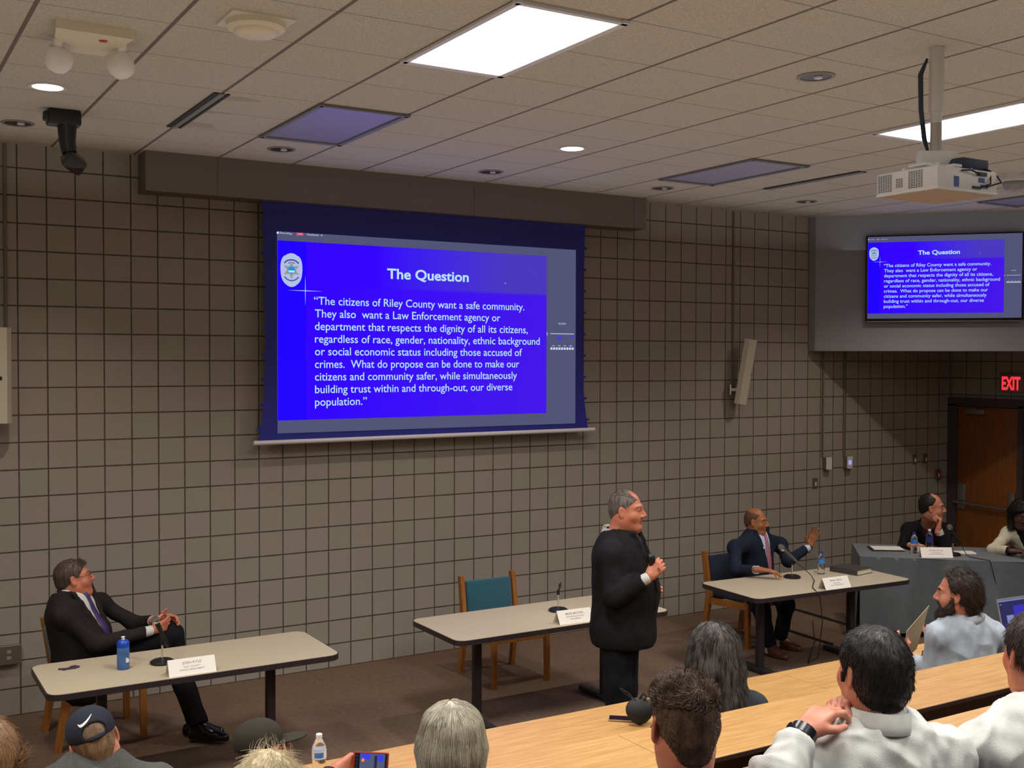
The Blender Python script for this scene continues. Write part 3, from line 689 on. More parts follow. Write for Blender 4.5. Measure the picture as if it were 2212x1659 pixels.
bottle((8.01, -1.74, .769), 'water bottle with a white cap on the grey cloth', M_CAPW, mat('label_navy', rgb(44, 60, 130), rough=.4), h=.23, r=.034)
t = thing('sport_bottle', 'translucent blue sport bottle with a white spout', 'bottle', (.36, -1.83, .7375))
MB().lathe([(.034, 0), (.038, .006), (.038, .06), (.0365, .075), (.038, .09), (.037, .135), (.034, .142)], n=32).done('shell', mat('blue_translucent', rgb(96, 140, 205), rough=.15, trans=.55), t)
MB().lathe([(.0375, .138), (.0375, .165), (.028, .178), (.012, .182)], n=32).done('lid', mat('sport_blue', rgb(24, 70, 180), rough=.35), t)
MB().lathe([(.010, .18), (.010, .196), (.012, .200), (.001, .204)], n=16).done('spout', M_CAPW, t)
MB().grid(lambda u, v: (.0385*math.cos(-1.35+.7*u), .0385*math.sin(-1.35+.7*u), .045+.032*v*(1-.4*u)), 6, 2).done('white_mark', M_CAPW, t)
t = thing('ribbon_pin', 'small dark purple ribbon loop lying on the table', 'ribbon', (.07, -1.665, .7385))
MB().tube([(-.06, .01, .004), (-.02, -.005, .004), (.03, -.012, .005), (.06, .005, .006), (.045, .025, .006), (.015, .02, .006), (.0, -.008, .006), (-.04, -.02, .005)], .006, 6).done('loop', mat('dark_purple', rgb(52, 32, 62), rough=.6), t)
t = thing('binder', 'thick dark binder holding papers on the table', 'binder', (6.70, -1.93, .7375), math.radians(8))
b = MB(); b.box((0, 0, .0455), (.235, .29, .003)).box((0, 0, .0015), (.235, .29, .003)).box((-.118, 0, .0235), (.003, .29, .045), bevel=.001); b.done('cover', mat('binder_black', rgb(64, 58, 54), rough=.5), t, smooth=0)
b = MB()
for k in range(5): b.box((.004-.002*k, 0, .008+k*.0078), (.215, .275-.003*(k % 2), .0066))
b.done('pages', mat('paper_cream', rgb(232, 226, 198), rough=.8), t, smooth=0)
t = thing('portfolio', 'black portfolio with a white pad on the grey cloth', 'portfolio', (7.78, -1.40, .769), ang4+.1)
MB().box((0, 0, .006), (.31, .235, .012), bevel=.003).done('cover', M_BLACKP, t, smooth=0)
MB().box((.01, -.01, .015), (.29, .20, .007)).done('pad', M_CARD, t, smooth=0)
t = thing('paper_stack', 'white papers behind the name card on the grey cloth', 'papers', (8.27, -1.93, .769), ang4+.12)
for k in range(2): MB().box((.01*k, .008*k, .003+.005*k), (.20, .14, .004), rot=Euler((0, 0, .05*k))).done('sheet', M_CARD, t, smooth=0)
t = thing('drinking_cup', 'small white cup between the two bottles', 'cup', (7.97, -1.63, .769))
MB().lathe([(.028, 0), (.034, .05), (.0335, .05), (.027, .004), (.001, .004)], n=20).done('cup', M_CARD, t)
tag(MB().box((0, 0, .004), (.14, .012, .008), bevel=.003).done('ballpoint_pen', M_BLACKP, loc=(8.67, -2.24, .769)), 'small dark pen lying on the grey cloth', 'pen')

# things on the front desk row
t = thing('smartphone', 'dark smartphone lying on the front desk row beside the pouch', 'phone', (2.44, -4.20, .7415), math.radians(50))
MB().box((0, 0, .0045), (.075, .155, .009), bevel=.004).done('body', mat('phone_shell', rgb(170, 140, 110), rough=.4), t); MB().box((0, 0, .0092), (.069, .147, .0008)).done('glass', mat('phone_glass', rgb(40, 26, 34), rough=.08), t, smooth=0)
t = thing('pouch', 'rounded black pouch with a thin loop strap on the desk', 'pouch', (2.46, -4.32, .7415), math.radians(-25))
b = MB(); b.grid(lambda u, v: ((.075*math.sin(math.pi*v)**.6)*math.cos(2*math.pi*u), (.038*math.sin(math.pi*v)**.7)*math.sin(2*math.pi*u)+.02*v, .145*(1-(1-v)**1.2)*1.0), 28, 14); b.done('bag', mat('pouch_black', rgb(34, 34, 32), rough=.7, bump=.3, bscale=300), t)
MB().tube([(-.02, .0, .13), (-.06, .02, .17), (-.10, .04, .19), (-.085, .05, .17), (-.03, .03, .13)], .0025, 6).tube([(.0, .01, .14), (.02, .01, .165), (.035, .0, .15), (.02, .0, .135)], .006, 8).done('strap', M_BLACKP, t)
t = thing('laptop', 'open silver laptop showing a dark window on the front desk row', 'laptop', (6.0, -4.2, .7415), math.radians(-4))
MB().box((0, 0, .008), (.33, .22, .014), bevel=.004).done('base', mat('laptop_silver', rgb(176, 178, 196), rough=.35, metal=.6), t, smooth=0)
LT = Matrix.Translation((0, .115, .012)) @ Matrix.Rotation(math.radians(-14), 4, 'X')
b = MB(); b.prism([(-.165, 0), (.165, 0), (.165, .008), (-.165, .008)], 0, .23, LT); lid = b.done('lid', mat('laptop_silver', rgb(176, 178, 196)), t, smooth=0)
b = MB(); b.prism([(-.157, -.001), (.157, -.001), (.157, 0), (-.157, 0)], .008, .215, LT); b.mi = 1
b.prism([(-.10, -.002), (-.03, -.002), (-.03, -.001), (-.10, -.001)], .05, .11, LT); b.mi = 2
b.prism([(-.02, -.002), (.10, -.002), (.10, -.001), (-.02, -.001)], .06, .17, LT); b.mi = 1
b.prism([(-.15, -.002), (-.13, -.002), (-.13, -.001), (-.15, -.001)], .185, .19, LT).prism([(-.157, -.002), (.157, -.002), (.157, -.001), (-.157, -.001)], .206, .214, LT)
b.done('screen', [emis('laptop_dark', rgb(44, 42, 92), .9), emis('laptop_pale', rgb(130, 140, 190), .9), emis('laptop_blue', rgb(60, 50, 190), .9)], lid, smooth=0)
tag(MB().tube([(4.82, -4.22, .7445), (4.86, -4.17, .7445), (4.90, -4.15, .7445), (4.96, -4.10, .7445), (5.02, -4.09, .747), (5.06, -4.12, .7445), (5.3, -4.3, .7445)], .0035, 6).box((5.06, -4.125, .752), (.05, .03, .02), bevel=.006).done('charger_cord', M_BLACKP), 'thin black cord with a small plug on the front desk row', 'cord')

# ================================================================ people: smooth blended volumes turned into skin, cloth and hair meshes
A = lambda *p: np.array(p, dtype=float)
def unit(v): v = np.asarray(v, float); return v/max(np.linalg.norm(v), 1e-9)
IMR, IMF = A(.857, -.515, 0), A(.515, .857, 0)          # across and along the hall as seen from the rows
def toward(deg): a = math.radians(deg); return IMR*math.cos(a)+IMF*math.sin(a)

class Vol:
    """smooth union of rounded cones and ellipsoids, sampled on a grid and skinned"""
    def __init__(s): s.p = []
    def cap(s, a, b, ra, rb=None, k=.03, op=1):
        a, b = np.asarray(a, float), np.asarray(b, float); rb = ra if rb is None else rb; r = max(ra, rb)
        def f(X, Y, Z):
            d = b-a; L2 = max(d@d, 1e-9); px, py, pz = X-a[0], Y-a[1], Z-a[2]
            t = np.clip((px*d[0]+py*d[1]+pz*d[2])/L2, 0, 1)
            return np.sqrt((px-t*d[0])**2+(py-t*d[1])**2+(pz-t*d[2])**2)-(ra+(rb-ra)*t)
        s.p.append((f, np.minimum(a, b)-r, np.maximum(a, b)+r, k, op)); return s
    def chain(s, pts, rs, k=.03, op=1):
        for i in range(len(pts)-1): s.cap(pts[i], pts[i+1], rs[i], rs[i+1], k, op)
        return s
    def ell(s, c, r, R=None, k=.03, op=1):
        c, r = np.asarray(c, float), np.asarray(r, float); R = np.eye(3) if R is None else R
        ext = np.sqrt(((R*r)**2).sum(1))
        def f(X, Y, Z):
            px, py, pz = X-c[0], Y-c[1], Z-c[2]
            q = [(px*R[0, i]+py*R[1, i]+pz*R[2, i])/r[i] for i in range(3)]
            k0 = np.sqrt(q[0]**2+q[1]**2+q[2]**2)+1e-9; k1 = np.sqrt((q[0]/r[0])**2+(q[1]/r[1])**2+(q[2]/r[2])**2)+1e-9
            return k0*(k0-1)/k1
        s.p.append((f, c-ext, c+ext, k, op)); return s
    def half(s, c, n, rad, k=.006):
        """cuts away whatever lies beyond c along n, within rad"""
        c, n = np.asarray(c, float), unit(n)
        def f(X, Y, Z):
            px, py, pz = X-c[0], Y-c[1], Z-c[2]
            return np.maximum(-(px*n[0]+py*n[1]+pz*n[2]), np.sqrt(px*px+py*py+pz*pz)-rad)
        s.p.append((f, c-rad, c+rad, k, -1)); return s
    def fun(s, f, lo, hi, k=.01, op=-1): s.p.append((f, np.asarray(lo, float), np.asarray(hi, float), k, op)); return s
    def mesh(s, h):
        pos = [q for q in s.p if q[4] > 0]
        lo = np.min([q[1] for q in pos], 0)-3*h-.01; hi = np.max([q[2] for q in pos], 0)+3*h+.01
        n = np.ceil((hi-lo)/h).astype(int)+1
        ax = [lo[i]+h*np.arange(n[i]) for i in range(3)]
        F = np.full(n, 1.0, np.float32)
        for f, a, b, k, op in s.p:
            pad = k+2.5*h
            i0 = np.clip(np.floor((a-pad-lo)/h).astype(int), 0, n); i1 = np.clip(np.ceil((b+pad-lo)/h).astype(int)+1, 0, n)
            if (i1 <= i0).any(): continue
            sl = tuple(slice(i0[j], i1[j]) for j in range(3))
            d = f(ax[0][sl[0]][:, None, None], ax[1][sl[1]][None, :, None], ax[2][sl[2]][None, None, :]).astype(np.float32)
            G = F[sl]
            if op > 0:
                m = np.maximum(k-np.abs(G-d), 0)/k; F[sl] = np.minimum(G, d)-m*m*k*.25
            else:
                m = np.maximum(k-np.abs(G+d), 0)/k; F[sl] = np.maximum(G, -d)+m*m*k*.25
        return surf(F, lo, h)
def surf(F, lo, h):
    S = F < 0; n = np.array(F.shape)
    cnt = np.zeros(n-1, np.uint8)
    for i in (0, 1):
        for j in (0, 1):
            for k in (0, 1): cnt += S[i:n[0]-1+i, j:n[1]-1+j, k:n[2]-1+k]
    C = np.argwhere((cnt > 0) & (cnt < 8))
    idx = np.full(n-1, -1, np.int64); idx[tuple(C.T)] = np.arange(len(C))
    acc = np.zeros((len(C), 3)); w_ = np.zeros(len(C))
    corners = [(i, j, k) for i in (0, 1) for j in (0, 1) for k in (0, 1)]
    val = {c: F[C[:, 0]+c[0], C[:, 1]+c[1], C[:, 2]+c[2]] for c in corners}
    for c in corners:
        for a in range(3):
            if c[a]: continue
            e = list(c); e[a] = 1; e = tuple(e); va, vb = val[c], val[e]
            m = (va < 0) != (vb < 0); t = np.where(m, va/np.where(va-vb == 0, 1, va-vb), 0)
            p = np.array(c, float)[None]+np.zeros((len(C), 3)); p[:, a] += t
            acc[m] += p[m]; w_[m] += 1
    V = lo+h*(C+acc/w_[:, None])
    Q = []
    for a in range(3):
        b, c = (a+1) % 3, (a+2) % 3
        s0 = [slice(1, -1)]*3; s1 = [slice(1, -1)]*3; s0[a] = slice(0, -1); s1[a] = slice(1, None)
        A0, A1 = S[tuple(s0)], S[tuple(s1)]
        E = np.argwhere(A0 != A1)
        if not len(E): continue
        off = np.array([1, 1, 1]); off[a] = 0; E = E+off
        inside = S[tuple(E.T)]
        def cell(db, dc):
            e = E.copy(); e[:, b] += db; e[:, c] += dc; return idx[tuple(e.T)]
        q = np.stack([cell(-1, -1), cell(0, -1), cell(0, 0), cell(-1, 0)], 1)
        q[~inside] = q[~inside][:, ::-1]; Q.append(q)
    Q = np.concatenate(Q); return V, Q[(Q >= 0).all(1)]

def vnormals(V, Q):
    n = np.cross(V[Q[:, 2]]-V[Q[:, 0]], V[Q[:, 3 if Q.shape[1] > 3 else 1]]-V[Q[:, 1 if Q.shape[1] > 3 else 0]])
    N = np.zeros_like(V)
    for i in range(Q.shape[1]): np.add.at(N, Q[:, i], n)
    return N/np.maximum(np.linalg.norm(N, axis=1, keepdims=True), 1e-9)
def relax(V, Q, it=1, lam=.5):
    e = np.concatenate([Q[:, [i, (i+1) % 4]] for i in range(4)])
    for _ in range(it):
        S = np.zeros_like(V); c = np.zeros(len(V))
        np.add.at(S, e[:, 0], V[e[:, 1]]); np.add.at(S, e[:, 1], V[e[:, 0]]); np.add.at(c, e[:, 0], 1); np.add.at(c, e[:, 1], 1)
        V = V+lam*(S/np.maximum(c, 1)[:, None]-V)
    return V
def ripple(V, seed, freqs, amps, aniso=(1, 1, 1)):
    """layered smooth noise at the given spatial frequencies"""
    g = np.random.RandomState(seed); P = V*np.asarray(aniso); out = np.zeros(len(V))
    for f, a in zip(freqs, amps):
        acc = 0
        for _ in range(7):
            d = unit(g.normal(size=3))*f*(.6+.8*g.rand()); acc = acc+np.sin(P@d+g.rand()*6.28+.8*np.sin(P@(unit(g.normal(size=3))*f*.5)))
        out += a*acc/2.6
    return out
def mesh_obj(name, V, Q, mats, parent, mi=None, base=None, smooth=True):
    me = bpy.data.meshes.new(name); k = Q.shape[1]
    if base is not None: V = V-np.asarray(base)
    me.vertices.add(len(V)); me.vertices.foreach_set('co', V.astype(np.float32).ravel())
    me.loops.add(Q.size); me.loops.foreach_set('vertex_index', Q.astype(np.int32).ravel())
    me.polygons.add(len(Q)); me.polygons.foreach_set('loop_start', (np.arange(len(Q))*k).astype(np.int32))
    if mi is not None: me.polygons.foreach_set('material_index', mi.astype(np.int32))
    me.polygons.foreach_set('use_smooth', np.full(len(Q), bool(smooth)))
    me.update(calc_edges=True); me.validate()
    for m in (mats if isinstance(mats, (list, tuple)) else [mats]): me.materials.append(m)
    o = bpy.data.objects.new(name, me); COL.objects.link(o); o.parent = parent
    return o
def frame(right, up):
    u = unit(up); r = unit(np.asarray(right)-u*(np.asarray(right)@u)); return np.stack([r, np.cross(u, r), u], 1)     # columns right, forward, up
def headframe(fwd, roll=0.0):
    f = unit(fwd); r = unit(np.cross(f, A(0, 0, 1))); u = np.cross(r, f)
    c, s_ = math.cos(roll), math.sin(roll); r2, u2 = r*c+u*s_, u*c-r*s_
    return np.stack([r2, f, u2], 1)

# ---- head
def head_vol(nb, fat=0.0, nose=1.0, jaw=1.0, ears=True):
    v = Vol()
    v.ell((0, -.017, .037), (.077, .096, .086), k=.02).ell((0, .028, -.028), (.062+.008*fat, .066, .088), k=.03)
    for s in (-1, 1):
        v.cap((s*.046, -.002, -.055), (s*.014, .058, -.098), .027+.008*fat, .02+.006*fat, k=.03)
        v.ell((s*.040, .048, -.028), (.028+.006*fat, .03, .03), k=.02)
        v.cap((s*.012, .083, .030), (s*.045, .066, .028), .010, .009, k=.016)
    v.ell((0, .070, -.097), (.023*jaw, .019, .017), k=.02)
    v.cap((0, .088, .018), (0, .110*nose+.0, -.022), .008, .0125, k=.012)
    for s in (-1, 1):
        v.ell((s*.012, .098, -.028), (.0085, .011, .008), k=.008)
        v.ell((s*.031, .101, .008), (.0165, .017, .0105), k=.012, op=-1)
        v.ell((s*.031, .0745, .008), (.013, .013, .012), k=.003)
        v.cap((s*.019, .086, .0165), (s*.043, .076, .0155), .0045, k=.005)
    v.ell((0, .086, -.053), (.024, .012, .0065), k=.008).ell((0, .085, -.066), (.021, .0115, .0075), k=.008)
    v.ell((0, .101, -.0593), (.024, .012, .0018), k=.004, op=-1)
    if ears:
        for s in (-1, 1):
            R = frame((s*.92, .38*1, 0), (0, -.18, 1))
            v.ell((s*.080, -.010, -.002), (.0085, .019, .032), R, k=.008).ell((s*.079, -.004, -.026), (.008, .012, .012), R, k=.008)
            v.ell((s*.089, -.004, .001), (.0065, .0095, .016), R, k=.006, op=-1)
    if fat: v.ell((0, .02, -.105), (.05, .045, .025*fat+.01), k=.04)
    v.cap((0, -.028, -.06), nb, .054+.012*fat, .060+.014*fat, k=.04)
    return v
def face_mats(V, Q):
    c = V[Q].mean(1); x, y, z = np.abs(c[:, 0]), c[:, 1], c[:, 2]; m = np.zeros(len(Q), int)
    m[(y > .078) & (x < .026) & (((z+.053)/.0085)**2+(x/.026)**2 < 1)] = 1
    m[(y > .078) & (x < .024) & (((z+.066)/.009)**2+(x/.024)**2 < 1)] = 1
    e = np.sqrt((x-.031)**2+((z-.008)*1.25)**2); m[(y > .068) & (e < .0115)] = 2; m[(y > .068) & (e < .0055)] = 3
    m[(y > .055) & (x > .013) & (x < .051) & (np.abs(z-(.031-.10*np.maximum(x-.036, 0)*2)) < .0048)] = 4
    return m
# ---- hands
def hand_vol(v, wr, d, n, side, curl=(.3, .3, .35, .4), thumb=None, s=1.0, spread=.06, k=.006):
    d = unit(d); n = unit(np.asarray(n)-d*(np.asarray(n)@d)); t = np.cross(d, n)*side; wr = np.asarray(wr, float)
    kn = [wr+s*(d*a+t*b) for a, b in ((.088, .028), (.092, .009), (.088, -.011), (.080, -.029))]
    v.cap(wr-d*.03*s, wr+d*.012*s, .026*s, .0255*s, k=.02)
    for q, b in zip(kn, (.016, .006, -.006, -.016)): v.cap(wr+s*(d*.01+t*b), q, .0155*s, .0118*s, k=.014)
    L = ((.043, .027, .021), (.048, .031, .022), (.044, .029, .021), (.034, .021, .019)); R_ = (.0095, .0098, .0093, .0083)
    for i, q in enumerate(kn):
        c = curl[i]; c = (c, c*1.25, c*.8) if np.isscalar(c) else c
        dd = unit(d+t*spread*(1.5-i)); a = 0; p = q
        for j in range(3):
            a += c[j]; p2 = p+s*L[i][j]*(dd*math.cos(a)+n*math.sin(a))
            v.cap(p, p2, R_[i]*s*(1-.1*j), R_[i]*s*(.93-.1*j), k=k); p = p2
    b = wr+s*(d*.030+t*.026+n*.006); v.cap(wr+s*(d*.008+t*.012), b, .018*s, .0165*s, k=.016)
    td = thumb or ((.62, .70, .25), (.85, .25, .35))
    p = b
    for (a, b_, c), l_, r0, r1 in zip(td, (.042, .033), (.0135, .0108), (.0108, .0088)):
        q = p+s*l_*unit(d*a+t*b_+n*c); v.cap(p, q, r0*s, r1*s, k=k+.002); p = q
    return v
# ---- torso and limbs (used by skin and by every layer of clothing)
def torso(v, J, W, D, belly, off=0.0, k=.06, hem=None):
    pv, nk, sl, sr = J['pv'], J['nk'], J['shL'], J['shR']; up = unit(nk-pv); L = np.linalg.norm(nk-pv); R = frame(sr-sl, up); f = R[:, 1]
    wd = np.linalg.norm(sr-sl)/2
    v.ell(pv+up*.70*L+f*.005, (W+off, D+off, .21*L/.5+off), R, k=k)
    v.ell(pv+up*.36*L+f*belly*.55, (W*.94+off, D*.97+belly*.6+off, .20*L/.5+off), R, k=k)
    v.ell(pv+up*.06*L+f*belly*.2, (W*.97+off, D*.98+belly*.25+off, .15*L/.5+off), R, k=k)
    v.cap(sl, sr, .046+off, .046+off, k=k)
    for s_ in (sl, sr): v.cap(nk-up*.028, s_+up*.0, .044+off, .055+off, k=k*.8)
    if hem:
        v.ell(pv-up*hem*.45+f*belly*.25, (W*1.0+off, D*1.02+belly*.35+off, hem*.9+.05), R, k=k)
    return R
def arm(v, J, s, off=0.0, r=(.060, .052, .047, .036), cut=0.0, k=.035):
    sh, el, wr = J['sh'+s], J['el'+s], J['wr'+s]; d = unit(wr-el)
    e = wr-d*cut
    v.cap(sh, el, r[0]+off, r[1]+off, k=k).cap(el, e, r[2]+off+.004, r[3]+off, k=k)
    if cut is not None: v.half(e, d, .062)
def leg(v, J, s, off=0.0, r=(.092, .066, .062, .048), k=.05, cut=True):
    h, kn, an = J['hp'+s], J['kn'+s], J['an'+s]
    v.cap(h, kn, r[0]+off, r[1]+off, k=k).cap(kn, an, r[2]+off, r[3]+off, k=k)
    if cut: v.half(an, an-kn, .12)
def shoe(parent, J, s, m, base):
    an = J['an'+s]; f = unit(J['toe'+s]*A(1, 1, .0) if 'toe'+s in J else A(0, 1, 0)); fl = J['floor']; z = max(an[2]-.095, fl); g = A(an[0], an[1], z)
    v = Vol(); u = A(0, 0, 1)
    v.cap(g-f*.05+u*.038, g+f*.10+u*.036, .036, .041, k=.02).cap(g+f*.10+u*.034, g+f*.185+u*.026, .041, .028, k=.02).cap(g+u*.10-f*.01, g+f*.05+u*.06, .043, .04, k=.03)
    v.cap(g-f*.05+u*.012, g+f*.10+u*.012, .038, .045, k=.006).cap(g+f*.10+u*.012, g+f*.185+u*.010, .045, .032, k=.006)
    v.fun(lambda X, Y, Z: (Z-z-.001)+0*X+0*Y, g-.35, g*A(1, 1, 0)+A(.35, .35, z+.001), k=.002)
    V, Q = v.mesh(.008); mesh_obj('shoe', V, Q, m, parent, base=base)

# ---- hair
def strands(V, Q, n, length, rad, seed, flow=(0, -.4, -1), lift=.5, seg=3, curl=0.0, sel=None, clump=0.0):
    """short tapering hairs rooted on a surface"""
    g = np.random.RandomState(seed); N = vnormals(V, Q); c = V[Q].mean(1); ok = np.arange(len(Q)) if sel is None else np.where(sel(c))[0]
    if not len(ok): return np.zeros((0, 3)), np.zeros((0, 4), int)
    i = ok[g.randint(0, len(ok), n)]; w4 = g.dirichlet(np.ones(4), n)
    P = (V[Q[i]]*w4[:, :, None]).sum(1); nn = (N[Q[i]]*w4[:, :, None]).sum(1)
    fl = np.asarray(flow(P) if callable(flow) else np.tile(flow, (n, 1)), float); fl = fl-nn*(fl*nn).sum(1, keepdims=True)
    fl /= np.maximum(np.linalg.norm(fl, axis=1, keepdims=True), 1e-6)
    d = fl*(1-lift)+nn*lift+g.normal(size=(n, 3))*.22+ (np.stack([ripple(P, seed+q, (60,), (1,)) for q in range(3)], 1)*clump if clump else 0)
    d /= np.linalg.norm(d, axis=1, keepdims=True); L = length*(.6+.8*g.rand(n))[:, None]
    side = np.cross(d, nn+1e-4); side /= np.maximum(np.linalg.norm(side, axis=1, keepdims=True), 1e-6)
    pts = [P-nn*rad]; p = P; dd = d
    for j in range(seg):
        p = p+dd*L/seg; pts.append(p); dd = dd+fl*.35+side*curl*math.sin(2.2*j+1)-nn*.12*(lift > .3); dd /= np.linalg.norm(dd, axis=1, keepdims=True)
    return tubes(np.stack(pts, 1), rad)
def tubes(P, rad, taper=.25):
    n, m = P.shape[:2]; T = np.gradient(P, axis=1); T /= np.maximum(np.linalg.norm(T, axis=2, keepdims=True), 1e-9)
    a = np.cross(T, np.tile(A(.31, .52, .79), (n, m, 1))); a /= np.maximum(np.linalg.norm(a, axis=2, keepdims=True), 1e-9); b = np.cross(T, a)
    r = rad*(1-(1-taper)*np.linspace(0, 1, m))[None, :, None]
    R = np.stack([P+r*(a*math.cos(q)+b*math.sin(q)) for q in (0, 2.094, 4.189)], 2)       # n,m,3,3
    V = R.reshape(-1, 3); I = np.arange(n*m*3).reshape(n, m, 3)
    Q = np.stack([np.stack([I[:, :-1, k], I[:, :-1, (k+1) % 3], I[:, 1:, (k+1) % 3], I[:, 1:, k]], -1) for k in range(3)], 2).reshape(-1, 4)
    return V, Q
def join(*parts):
    V, Q, o = [], [], 0
    for v, q in parts: V.append(v); Q.append(q+o); o += len(v)
    return np.concatenate(V), np.concatenate(Q)
def flowing(V, Q, n, length, rad, seed, start, part=None, steps=9, jitter=.004, gather=0.0):
    """long strands that run down over a mass of hair"""
    g = np.random.RandomState(seed); bv = BVHTree.FromPolygons([tuple(p) for p in V], [tuple(q) for q in Q]); N = vnormals(V, Q)
    c = V[Q].mean(1); ok = np.where(start(c))[0]; i = ok[g.randint(0, len(ok), n)]; out = []
    for a in i:
        p = Vector(c[a]); off = g.normal()*jitter; pts = []; L = length*(.6+.7*g.rand()); ph = g.rand()*6.28
        for s_ in range(steps+1):
            hit = bv.find_nearest(p); q, nn = hit[0], hit[1]
            if nn.dot(p-q) < 0 and False: nn = -nn
            pts.append(tuple(q+nn*(.002+abs(off)*.8+.001*s_)))
            dn = Vector((0, 0, -1)) if part is None else Vector(part(np.array(q)))
            t = dn-nn*dn.dot(nn)
            if t.length < .05: t = dn
            t.normalize(); sd = t.cross(nn); p = q+t*(L/steps)+sd*(math.sin(ph+s_*.9)*.0022)
        out.append(pts)
    return tubes(np.array(out), rad, .35)

def hair_mat(name, c1, c2, scale=60, rough=.5, stretch=(1, 1, .25)):
    return mat(name, c1, rough=rough, noise=.5, nscale=scale, col2=c2, stretch=stretch, spec=.35)
def skin_mat(name, col, ruddy):
    m = mat(name, col, rough=.48, noise=.3, nscale=14, col2=ruddy, bump=.08, bscale=500, spec=.4)
    p = m.node_tree.nodes['Principled BSDF']; p.inputs['Subsurface Weight'].default_value = .08; p.inputs['Subsurface Radius'].default_value = (.01, .004, .002)
    return m
M_EYEW = mat('eye_white', rgb(150, 138, 130), rough=.25); M_IRIS = mat('eye_dark', rgb(36, 26, 22), rough=.15)
SKIN = {'fair': skin_mat('skin_fair', rgb(214, 150, 122), rgb(196, 120, 96)), 'ruddy': skin_mat('skin_ruddy', rgb(206, 134, 104), rgb(186, 104, 80)),
        'brown': skin_mat('skin_brown', rgb(168, 108, 68), rgb(150, 92, 60)), 'dark': skin_mat('skin_dark', rgb(96, 62, 50), rgb(80, 50, 42))}
LIP = {'fair': mat('lips_fair', rgb(178, 104, 94), rough=.4), 'ruddy': mat('lips_ruddy', rgb(168, 92, 82), rough=.4), 'brown': mat('lips_brown', rgb(140, 84, 66), rough=.4), 'dark': mat('lips_dark', rgb(86, 48, 46), rough=.4)}
def cloth_mat(name, col, bump=.35, scale=420, rough=.85, noise=.12, sheen=.0):
    return mat(name, col, rough=rough, noise=noise, nscale=24, bump=bump, bscale=scale, spec=.2, sheen=sheen)

